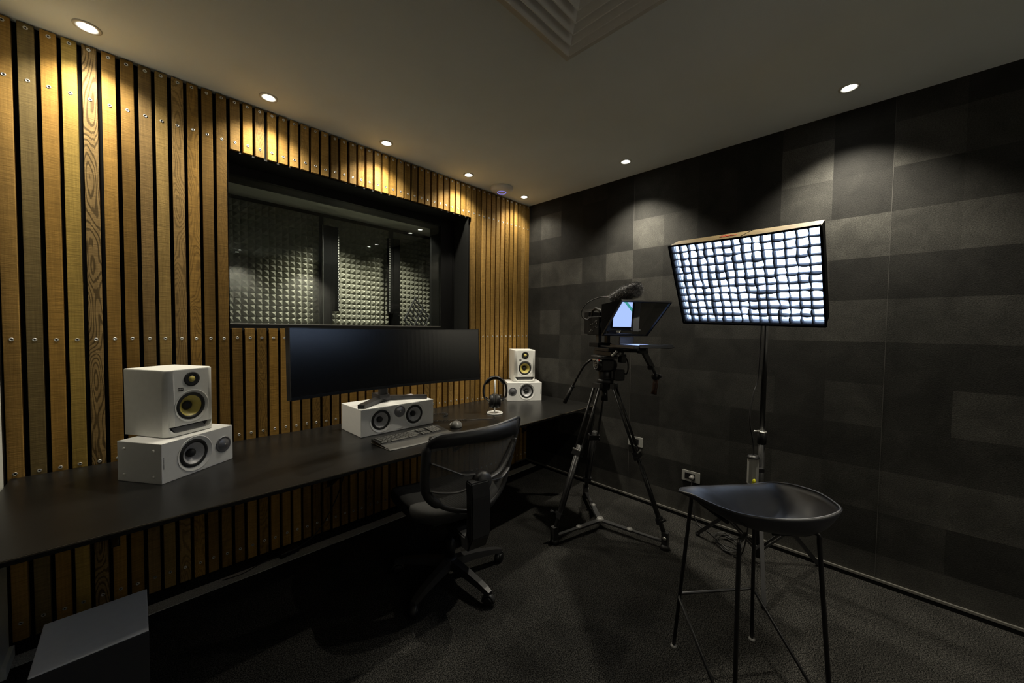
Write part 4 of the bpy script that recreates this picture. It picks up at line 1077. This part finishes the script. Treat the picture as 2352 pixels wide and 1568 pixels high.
# ---------------------------------------------------------------- video tripod
TP = V((-.575,-1.315,0)); TOP = 1.045
def tripod():
    t = thing('video_tripod', 'black two-stage video tripod with floor spreader holding the teleprompter', 'tripod', TP)
    feet = [V((-1.004,-1.199,0))-TP, V((-.518,-1.768,0))-TP, V((-.248,-.957,0))-TP]
    ctr = V((-.015,.005,.05))
    for f in feet:
        d = V((f.x, f.y, 0)).normalized(); s = V((-d.y, d.x, 0)); hinge = d*.070+V((0,0,TOP-.02)); ft = V((f.x, f.y, .075)); ft = d*(V((f.x,f.y,0)).length-.02)+V((0,0,.075))
        mid = hinge.lerp(ft, .47)
        bm = new()
        for o_ in (-.028,.028): add_tube(bm, [hinge+s*o_, mid+s*o_*1.05], .0095, 12)
        lg = obj('leg', bm, M_CARBON, t)
        bm = new(); add_bar(bm, hinge-s*.038, hinge+s*.038, .030, .034); obj('leg_hinge', bm, M_BLKPL2, lg)
        bm = new(); dd = (ft-mid).normalized()
        add_bar(bm, mid-s*.040, mid+s*.040, .032, .045, up=dd); add_bar(bm, mid-s*.046+dd*.02, mid-s*.040+dd*.02, .03, .02, up=dd)
        ck = obj('clamp', bm, M_BLKPL, lg)
        bm = new(); add_bar(bm, mid-s*.036+d*.02-dd*.022, mid+s*.036+d*.02-dd*.022, .006, .008); obj('clamp_lever', bm, M_STEEL, ck)
        bm = new(); add_tube(bm, [mid-dd*.05, ft], .0150, 14); add_tube(bm, [mid-dd*.05+s*.018, mid.lerp(ft,.80)+s*.018], .0085, 12); add_tube(bm, [mid-dd*.05-s*.018, mid.lerp(ft,.80)-s*.018], .0085, 12); obj('lower_leg', bm, M_CARBON, lg)
        bm = new(); q_ = mid.lerp(ft,.80); add_bar(bm, q_-s*.030, q_+s*.030, .030, .035, up=dd); add_tube(bm, [q_-s*.03+d*.01, q_-s*.03+d*.045+V((0,0,.03))], .009, 8); obj('lower_clamp', bm, M_BLKPL, lg)
        bm = new(); add_bar(bm, ft+V((0,0,.035)), ft+V((0,0,-.05)), .034, .040, up=d); add_tube(bm, [ft+V((0,0,-.045)), ft+V((0,0,-.074))], [.022,.034], 16); fo = obj('foot', bm, M_RUB, lg)
        bm = new(); add_lathe(bm, [(0,.006),(.011,.005),(.012,0),(0,0)], axis_to(-s, ft-s*.018), seg=16); obj('rivet', bm, M_STEEL, fo)
        bm = new(); e = ft+V((0,0,-.030)); add_bar(bm, ctr, ctr.lerp(e,.52), .034, .012); add_bar(bm, ctr.lerp(e,.45), e, .024, .010); spd = obj('spreader_arm', bm, M_BLKPL2, t)
        bm = new(); q2 = ctr.lerp(e,.48); add_lathe(bm, [(0,.016),(.010,.016),(.020,.010),(.021,.006)], at(q2.x,q2.y,q2.z), seg=20); obj('spreader_knob', bm, M_GREYPL, spd)
    bm = new(); add_lathe(bm, [(0,.022),(.020,.020),(.026,.010),(.030,-.008),(0,-.008)], at(ctr.x,ctr.y,ctr.z), seg=24); obj('spreader_hub', bm, M_GREYPL, t)
    bm = new(); add_lathe(bm, [(0,-.055),(.030,-.055),(.046,-.03),(.060,0),(.062,.022),(.05,.026),(0,.026)], at(0,0,TOP), seg=32); obj('bowl', bm, M_BLKPL, t)
    bm = new(); add_tube(bm, [(0,0,TOP-.05),(0,0,TOP-.13)], [.020,.024], 16); obj('bowl_knob', bm, M_BLKPL, t)
    # fluid head in rig orientation
    Rm = Matrix.Rotation(R(-30),4,'Z')
    def tr(bm): bmesh.ops.transform(bm, matrix=Rm, verts=bm.verts[:]); return bm
    bm = new(); add_lathe(bm, [(.045,TOP+.02),(.048,TOP+.03),(.048,TOP+.075),(.042,TOP+.085),(0,TOP+.085)], seg=32); add_box(bm, -.052,.052,-.045,.05,TOP+.08,TOP+.165, bev=.012); add_lathe(bm, [(0,-.075),(.036,-.075),(.042,-.06),(.042,.06),(.036,.075),(0,.075)], at(0,0,TOP+.125,Matrix.Rotation(R(90),4,'Y')), seg=32); hd = obj('fluid_head', tr(bm), M_BLKPL, t)
    bm = new(); add_lathe(bm, [(.034,.0),(.034,.003),(.030,.003),(.030,.0)], at(-.052,-.0,TOP+.128,Matrix.Rotation(R(-90),4,'Y')) @ at(0,0,.022), seg=32)
    for k in (-1,0,1): add_box(bm, -.0775,-.0755,-.018,.018,TOP+.127+k*.012,TOP+.130+k*.012)
    obj('head_emblem', tr(bm), M_GREYPL, hd)
    bm = new(); add_box(bm, -.036,.030,-.052,-.048,TOP+.03,TOP+.034); add_lathe(bm, [(0,.03),(.022,.03),(.026,.02),(.026,0),(0,0)], axis_to((.9,-.45,-.1),(.045,-.055,TOP+.06)), seg=20); add_box(bm, .03,.10,-.10,-.04,TOP+.02,TOP+.10, bev=.01); obj('pan_drag_dial', tr(bm), M_BLKPL, hd)
    bm = new(); add_box(bm, -.055,.055,-.075,.085,TOP+.170,TOP+.190, bev=.004); add_tube(bm, [(-.062,-.07,TOP+.182),(-.062,.085,TOP+.182)], .007, 10); obj('slide_plate', tr(bm), M_BLKPL2, hd)
    bm = new(); add_box(bm, -.070,-.055,-.05,.06,TOP+.155,TOP+.163); obj('plate_latch', tr(bm), M_STEEL, hd)
    bm = new(); add_box(bm, -.0765,-.0740,-.056,-.044,TOP+.158,TOP+.166); obj('red_release', tr(bm), M_RED, hd)
    # pan handle, going back-left and down
    bm = new(); pts = [(-.060,.085,TOP+.155),(-.085,.10,TOP+.135),(-.115,.13,TOP+.085),(-.165,.20,TOP-.07)]
    add_tube(bm, spline(pts,6), .0085, 12); ph = obj('pan_handle', tr(bm), M_CARBON, t)
    bm = new(); add_tube(bm, [(-.163,.197,TOP-.065),(-.200,.245,TOP-.185)], [.013,.0165], 14); add_lathe(bm, [(0,0),(.014,0),(.016,.008),(.012,.014),(0,.014)], axis_to((-.037,.048,-.12),(-.158,.19,TOP-.052)), seg=14); obj('handle_grip', tr(bm), M_RUB, ph)
tripod()

# ---------------------------------------------------------------- camera, teleprompter, tablet, microphone
RZ = R(-30); RL = V((-.555,-1.327,0))
t = thing('camera_rig_plate', 'black camera baseplate with rods on top of the tripod head', 'camera baseplate', RL, RZ)
bm = new(); add_box(bm, -.052,.052,-.12,.13,1.237,1.268, bev=.004); add_box(bm, -.058,.058,-.10,.10,1.268,1.290, bev=.004); obj('base_block', bm, M_BLKPL, t)
for s in (-1,1):
    bm = new(); add_tube(bm, [(s*.032,.19,1.300),(s*.032,-.40,1.300)], .0075, 12); obj('rod', bm, M_GUN, t)
bm = new(); add_box(bm, -.055,.055,.05,.19,1.290,1.322, bev=.003); obj('riser', bm, M_CAMB, t)
bm = new()
for xx in (-.035,.035): add_box(bm, xx-.012, xx+.012, .06,.10,1.322,1.378)
obj('camera_standoff', bm, M_BLKPL2, t)
bm = new()
rr = random.Random(3)
for k in range(5): add_lathe(bm, [(0,.010),(.008,.010),(.010,.0),(0,0)], axis_to((-.3,-1,.1*k), (-.04+.014*k, -.125, 1.245+.012*(k%3))), seg=12)
obj('thumb_screw', bm, M_STEEL, t)
# shoulder-style arm with hand grip, hanging to the right
bm = new(); add_tube(bm, [(.03,-.14,1.276),(.17,-.20,1.274)], .0085, 12); add_box(bm, .105,.175,-.215,-.185,1.262,1.286, bev=.004); obj('cross_rod', bm, M_BLKPL, t)
bm = new(); add_bar(bm, (.148,-.20,1.275), (.215,-.205,1.165), .030, .026, up=(0,1,0)); add_bar(bm, (.182,-.225,1.172),(.222,-.185,1.158), .03,.02); add_bar(bm, (.205,-.205,1.185), (.243,-.205,1.115), .012, .016, up=(0,1,0)); ar = obj('extension_arm', bm, M_BLKPL, t)
bm = new(); add_lathe(bm, [(0,-.018),(.022,-.018),(.024,0),(.022,.018),(0,.018)], at(.243,-.205,1.105,Matrix.Rotation(R(90),4,'X')), seg=20); add_tube(bm, [(.243,-.205,1.105),(.285,-.20,1.107)], [.016,.013], 12); obj('rosette', bm, M_BLKPL, ar)
bm = new(); add_tube(bm, [(.246,-.205,1.088),(.243,-.205,1.05),(.238,-.205,1.02),(.232,-.205,.985)], [.019,.021,.019,.022], 14, flat=(1,.75)); obj('wooden_grip', bm, M_GRIP, ar)
bm = new(); add_tube(bm, spline([(.07,-.05,1.26),(.10,-.08,1.21),(.105,-.09,1.15),(.095,-.08,1.11),(.07,-.06,1.13)],6), .005, 8); add_box(bm, .045,.085,-.10,-.05,1.19,1.25, bev=.006); obj('remote_cable', bm, M_CABLE, t)

t = thing('video_camera', 'black video camera body behind the teleprompter hood', 'video camera', RL, RZ)
bm = new(); add_box(bm, -.058,.058,.04,.22,1.378,1.515, bev=.006); obj('body', bm, M_CAMB, t)
bm = new(); add_box(bm, -.045,.045,.222,.300,1.385,1.556, bev=.005); obj('battery', bm, M_CAMB, t)
bm = new(); add_lathe(bm, [(0,0),(.05,0),(.05,.035),(.044,.04),(.044,.09),(0,.09)], at(0,.04,1.45,FRONT), seg=32); obj('lens', bm, M_BLKPL, t)
bm = new()
rr = random.Random(12)
for k in range(14): add_lathe(bm, [(0,.004),(.004,.004),(.005,0),(0,0)], at(-.058, .06+rr.uniform(0,.14), 1.40+rr.uniform(0,.09), Matrix.Rotation(R(-90),4,'Y')), seg=8)
obj('buttons', bm, M_GREYPL, t)
bm = new(); add_tube(bm, [(-.03,.07,1.515),(-.03,.08,1.56),(-.03,.14,1.575),(-.03,.19,1.56),(-.03,.20,1.515)], .010, 10); obj('top_handle', bm, M_BLKPL, t)

t = thing('teleprompter', 'black teleprompter hood with angled glass on rods before the camera', 'teleprompter', RL, RZ)
GC = V((.060,-.230,1.490)); TLT = R(48)     # glass leans forward at the top
ct, st = math.cos(TLT), math.sin(TLT)
def GP(x, s, off=0.0):   # point on the glass plane: x across, s up the slope
    return GC + V((x, -s*st*1.0 - off*ct, s*ct - off*st))
W1, W2_, HS = .180, .176, .163
outer = [(-W2_,-HS),(W2_,-HS),(W1,HS),(-W1,HS)]
bm = new()
def fr_ring(bm, o_, i_, d0, d1):
    A_ = [[bm.verts.new(GP(x,s,d)) for x,s in o_] for d in (d0,d1)]; B_ = [[bm.verts.new(GP(x,s,d)) for x,s in i_] for d in (d0,d1)]
    for k in range(4):
        k2 = (k+1)%4
        bm.faces.new((A_[1][k],A_[1][k2],B_[1][k2],B_[1][k])); bm.faces.new((A_[0][k],B_[0][k],B_[0][k2],A_[0][k2]))
        bm.faces.new((A_[0][k],A_[0][k2],A_[1][k2],A_[1][k])); bm.faces.new((B_[0][k],B_[1][k],B_[1][k2],B_[0][k2]))
inner = [(x*.955, s*.945) for x, s in outer]
fr_ring(bm, outer, inner, -.006, .006); obj('glass_frame', bm, M_BLKPL, t)
bm = new(); add_ = [bm.verts.new(GP(x*.96,s*.95,0)) for x, s in outer]; bm.faces.new(add_); obj('beam_splitter', bm, M_BEAMGLASS, t)
# hood: fabric from the frame back to the lens
back = [(-.075,.015,1.375),(.085,.015,1.375),(.085,.015,1.600),(-.075,.015,1.600)]
back = [(-.066,-.010,1.378),(.140,-.010,1.378),(.140,-.010,1.596),(-.066,-.010,1.596)]
bm = new(); F_ = [GP(x,s,-.004) for x, s in outer]; F0 = [bm.verts.new(p) for p in F_]; B0 = [bm.verts.new(p) for p in back]
for k in range(4): bm.faces.new((F0[k], F0[(k+1)%4], B0[(k+1)%4], B0[k]))
bm.faces.new(B0)
hd = obj('fabric_hood', bm, M_BLKFAB, t); md = hd.modifiers.new('s','SOLIDIFY'); md.thickness = .003
bm = new(); add_box(bm, .015,.125,-.120,-.108,1.318,1.372, bev=.003); add_box(bm, -.03,.03,-.13,-.10,1.3085,1.320, bev=.002); obj('mounting_bracket', bm, M_TABBLUE, t)
bm = new(); add_box(bm, -.05,.17,-.405,-.135,1.309,1.316, bev=.002); add_box(bm, .155,.205,-.41,-.13,1.304,1.324, bev=.003); add_box(bm, -.065,-.030,-.41,-.13,1.304,1.322, bev=.003); add_box(bm, -.03,.205,-.417,-.409,1.308,1.330, bev=.002)
for yy in (-.40,-.14): add_tube(bm, [(.20,yy,1.314),(.228,yy,1.314)], .004, 8)
obj('tablet_tray', bm, M_TABBLUE, t)

# tablet: screen upwards on the tray, shows a white page with a green slanting stripe
def tablet_screen_mat():
    m = bpy.data.materials.new('tablet_screen'); nt, N, L = nodes(m); b = N['Principled BSDF']
    b.inputs['Base Color'].default_value = (.01,.01,.01,1); b.inputs['Roughness'].default_value = .1
    tc = N.new('ShaderNodeTexCoord'); sx = N.new('ShaderNodeSeparateXYZ'); L.new(tc.outputs['Object'], sx.inputs[0])
    a = N.new('ShaderNodeMath'); a.operation = 'SUBTRACT'; L.new(sx.outputs['X'], a.inputs[0]); L.new(sx.outputs['Y'], a.inputs[1])
    ab = N.new('ShaderNodeMath'); ab.operation = 'SUBTRACT'; L.new(a.outputs[0], ab.inputs[0]); ab.inputs[1].default_value = .419
    ab2 = N.new('ShaderNodeMath'); ab2.operation = 'ABSOLUTE'; L.new(ab.outputs[0], ab2.inputs[0])
    lt = N.new('ShaderNodeMath'); lt.operation = 'LESS_THAN'; L.new(ab2.outputs[0], lt.inputs[0]); lt.inputs[1].default_value = .013
    mx = N.new('ShaderNodeMix'); mx.data_type = 'RGBA'; mx.inputs['A'].default_value = (.38,.52,1.0,1); mx.inputs['B'].default_value = (.05,.30,.28,1)
    L.new(lt.outputs[0], mx.inputs['Factor']); L.new(mx.outputs['Result'], b.inputs['Emission Color']); b.inputs['Emission Strength'].default_value = 1.2
    return m
t = thing('tablet', 'tablet lying face up on the teleprompter tray, its bright page mirrored in the glass', 'tablet', RL, RZ)
TX0, TX1, TY0, TY1 = -.014, .150, -.385, -.150
bm = new(); add_prism(bm, round_poly(TX1-TX0, TY1-TY0, .008, (TX0+TX1)/2, (TY0+TY1)/2), 1.3165, 1.3235, 'z'); obj('shell', bm, M_BLKPL, t)
bm = new(); add_box(bm, TX0+.010, TX1-.010, TY0+.012, TY1-.012, 1.3235, 1.3242); obj('screen', bm, tablet_screen_mat(), t)

t = thing('shotgun_microphone', 'grey furry windshield microphone on top of the camera', 'microphone', RL, RZ)
A0, A1 = V((.050,.060,1.650)), V((.085,-.200,1.690))
bm = new(); n = 16; pts = [A0.lerp(A1, k/n) for k in range(n+1)]
rad = [.022+.024*min(1, k/8)  if k < n-1 else (.046 if k == n-1 else .026) for k in range(n+1)]
add_tube(bm, pts, rad, 16)
rr = random.Random(31); dax = (A1-A0).normalized(); aa, bb = frame_for(dax)
for q_ in range(3400):
    u = rr.random()**.85; th_ = rr.uniform(0, 2*PI); r0 = .022+.024*min(1, u*2)
    if q_ > 2700:
        rho = math.sqrt(rr.random()); p = A1 + (aa*math.cos(th_)+bb*math.sin(th_))*.044*rho; out = (dax*1.0 + (aa*math.cos(th_)+bb*math.sin(th_))*rho*1.2).normalized()
    else:
        o_ = aa*math.cos(th_)+bb*math.sin(th_); p = A0.lerp(A1, u) + o_*(r0-.003); out = (o_ + dax*rr.uniform(-.1,.9) + V((0,0,-.25))).normalized()
    out = (out + V((rr.uniform(-.35,.35), rr.uniform(-.35,.35), rr.uniform(-.35,.35)))).normalized()
    l_ = rr.uniform(.014,.026); s_ = out.cross(V((rr.random()-.5, rr.random()-.5, rr.random()-.5))).normalized()*.0011
    v = [bm.verts.new(p-s_), bm.verts.new(p+s_), bm.verts.new(p+out*l_ + V((0,0,-.002)))]; bm.faces.new(v)
obj('fur_windshield', bm, M_FUR, t, recalc=False)
bm = new(); add_tube(bm, [(.045,.06,1.515),(.045,.05,1.60),(.052,.02,1.655)], .008, 8); obj('shock_mount', bm, M_BLKPL, t)
bm = new(); add_tube(bm, spline([(.05,.055,1.66),(-.02,.10,1.655),(-.085,.16,1.62),(-.115,.20,1.56),(-.11,.20,1.51),(-.075,.19,1.495),(-.055,.17,1.51)],8), .0035, 8)
obj('mic_cable', bm, M_CABLE, t)

# ---------------------------------------------------------------- bar stool
def bar_stool():
    c = V((-1.2125,-2.3485,0))
    ax = math.atan2(-.628, .778)     # foot1 -> foot3 direction
    t = thing('bar_stool', 'black bar stool with a moulded shell seat and thin steel legs in the foreground', 'bar stool', c)
    f1 = V((-1.241,-2.081,0))-c; f3 = V((-.945,-2.32,0))-c; f2 = V((-1.48,-2.377,0))-c; f4 = V((-1.184,-2.616,0))-c
    feet = [f1, f3, f4, f2]
    tops = [V((-.078,.193,.722)), V((.150,.012,.656)), V((.020,-.212,.684)), V((-.205,-.012,.664))]
    for k, (f, tp) in enumerate(zip(feet, tops)):
        bm = new(); inn = V((tp.x*.35, tp.y*.35, .640))
        bend = [tp.lerp(f,.035), tp + (V((0,0,0))), tp.lerp(inn,.12)+V((0,0,.008)), tp.lerp(inn,.3)+V((0,0,.002)), inn]
        add_tube(bm, [f+V((0,0,.008))]+spline(bend,4), .0076, 14); lg = obj('leg', bm, M_LEGBLK, t)
        bm = new(); add_lathe(bm, [(0,.010),(.010,.010),(.014,.004),(.014,0),(0,0)], at(f.x,f.y,0), seg=20); obj('glide', bm, M_GREYPL, lg)
    zf = .262
    def onleg(k, z_): 
        f, tp = feet[k], tops[k]; u = z_/tp.z; return f.lerp(tp, u)
    out = [onleg(k, zf) + V((onleg(k,zf).x, onleg(k,zf).y, 0)).normalized()*.010 for k in range(4)]
    bm = new(); q1, q3 = out[0], out[1]
    e2_ = feet[3] + V((0,0,.020)) + V((feet[3].x, feet[3].y, 0)).normalized()*.004; e4_ = feet[2] + V((0,0,.020)) + V((feet[2].x, feet[2].y, 0)).normalized()*.004
    add_tube(bm, [e2_, q1.lerp(e2_,.04), q1.lerp(q3,.03), q1.lerp(q3,.97), q3.lerp(e4_,.04), e4_], .0062, 12); obj('footrest', bm, M_LEGBLK, t)
    # seat shell: low wrap-around back towards the room, front edge rolled over
    cc = V((-1.235,-2.40,0)); nf = V((.50,.866,0))
    rim = [(-1.398,-2.143,.778,.4),(-1.412,-2.196,.786,.1),(-1.416,-2.249,.779,0),(-1.409,-2.319,.768,0),(-1.386,-2.380,.762,0),(-1.340,-2.455,.760,0),(-1.287,-2.526,.766,0),(-1.237,-2.578,.777,0),(-1.192,-2.607,.787,0),(-1.164,-2.614,.792,0),(-1.134,-2.600,.797,0),(-1.076,-2.552,.800,0),(-1.048,-2.499,.798,0),(-1.024,-2.440,.790,.12),(-1.012,-2.365,.768,.6),(-1.095,-2.262,.740,1),(-1.205,-2.175,.745,1),(-1.305,-2.125,.758,1)]
    rp = spline([V(r_[:3]) for r_ in rim+rim[:1]], 4)[:-1]; ww = []
    for k in range(len(rim)):
        a, b = rim[k][3], rim[(k+1)%len(rim)][3]
        ww += [a+(b-a)*q_/4 for q_ in range(4)]
    ztab = {0:.780,13:.790,14:.779,15:.764,16:.764,17:.772}
    zts = []
    for k in range(len(rim)):
        a, b = ztab.get(k,.78), ztab.get((k+1)%len(rim),.78); zts += [a+(b-a)*q_/4 for q_ in range(4)]
    n = len(rp); nr = 22; zc = .674
    etab = {4:2.6,5:3.0,6:3.6,7:4.4,8:5,9:5,10:5,11:4.6,12:4.2,13:3.5}
    ex = []
    for k in range(len(rim)):
        a, b = etab.get(k,2.3), etab.get((k+1)%len(rim),2.3); ex += [a+(b-a)*q_/4 for q_ in range(4)]
    def S_(u, k):
        r_ = rp[k]; w_ = ww[k]; p = cc.lerp(V((r_.x, r_.y, 0)), u)
        z1 = zc + (r_.z-zc)*u**ex[k]
        zt = zts[k]
        q = min(u/.84, 1); z2 = zc + (zt-zc)*(q*q*(3-2*q))
        if u > .80: z2 -= (zt-r_.z)*((u-.80)/.20)**2
        return V((p.x, p.y, z1*(1-w_)+z2*w_)) - c
    bm = new(); ctrv = bm.verts.new(V((cc.x, cc.y, zc))-c); rings = []
    for j in range(1, nr+1): rings.append([bm.verts.new(S_(j/nr, k)) for k in range(n)])
    for k in range(n): bm.faces.new((ctrv, rings[0][k], rings[0][(k+1)%n]))
    for a, b in zip(rings[:-1], rings[1:]):
        for k in range(n): bm.faces.new((a[k], b[k], b[(k+1)%n], a[(k+1)%n]))
    for f in bm.faces: f.smooth = True
    for v in bm.verts: pass
    so = obj('seat', bm, M_SEAT, t)
    me = so.data
    if sum(p.normal.z for p in me.polygons) < 0: me.flip_normals()
    md = so.modifiers.new('s','SOLIDIFY'); md.thickness = .007; md.offset = -1
    bm = new(); add_tube(bm, [S_(1.0, k)-V((0,0,.003)) for k in range(n)], .0040, 8, closed=True); obj('seat_rim', bm, M_SEAT, t)
bar_stool()

# ---------------------------------------------------------------- booth lighting (lamps in the booth ceiling)
for i, (x, lab) in enumerate(((-1.62, 'left'), (-1.02, 'right'))):
    t = thing('booth_downlight', 'small recessed lamp in the booth ceiling behind the glass, %s of two' % lab, 'downlight', (x,.60,BH), 0, 'booth ceiling lamps')
    bm = new(); add_lathe(bm, [(.045,0),(.0445,-.003),(.028,-.0035),(.0275,-.001),(0,-.001)], seg=32); obj('trim_ring', bm, M_LAMPRIM, t)
    ld = bpy.data.lights.new('booth_beam', 'SPOT'); ld.energy = (100, 60)[i]; ld.color = (1.0,.95,.80); ld.spot_size = R(112); ld.spot_blend = .8; ld.shadow_soft_size = .03
    lo = bpy.data.objects.new('booth_beam', ld); COL.objects.link(lo); lo.parent = t; lo.location = (0,0,-.02)

# ---------------------------------------------------------------- world, camera, colour
w = bpy.data.worlds.new('World'); S.world = w; w.use_nodes = True
w.node_tree.nodes['Background'].inputs['Color'].default_value = (.02,.02,.02,1); w.node_tree.nodes['Background'].inputs['Strength'].default_value = .2
cam = bpy.data.cameras.new('Camera'); co = bpy.data.objects.new('Camera', cam); COL.objects.link(co); S.camera = co
cam.sensor_fit = 'HORIZONTAL'; cam.sensor_width = 36; cam.lens = 36*852.19/2352; cam.clip_start = .02
Fv = V((.7121089,.70125131,-.03387486)); rv = V((.70189849,-.71217013,.01233754)); uv = V((.01547295,.03256238,.99934993))
co.matrix_world = Matrix(((rv.x,uv.x,-Fv.x,-2.9165944),(rv.y,uv.y,-Fv.y,-2.68827786),(rv.z,uv.z,-Fv.z,1.41594097),(0,0,0,1)))
S.view_settings.view_transform = 'Standard'; S.view_settings.look = 'None'; S.view_settings.gamma = 1; S.view_settings.use_curve_mapping = False
S.view_settings.exposure = 0.22
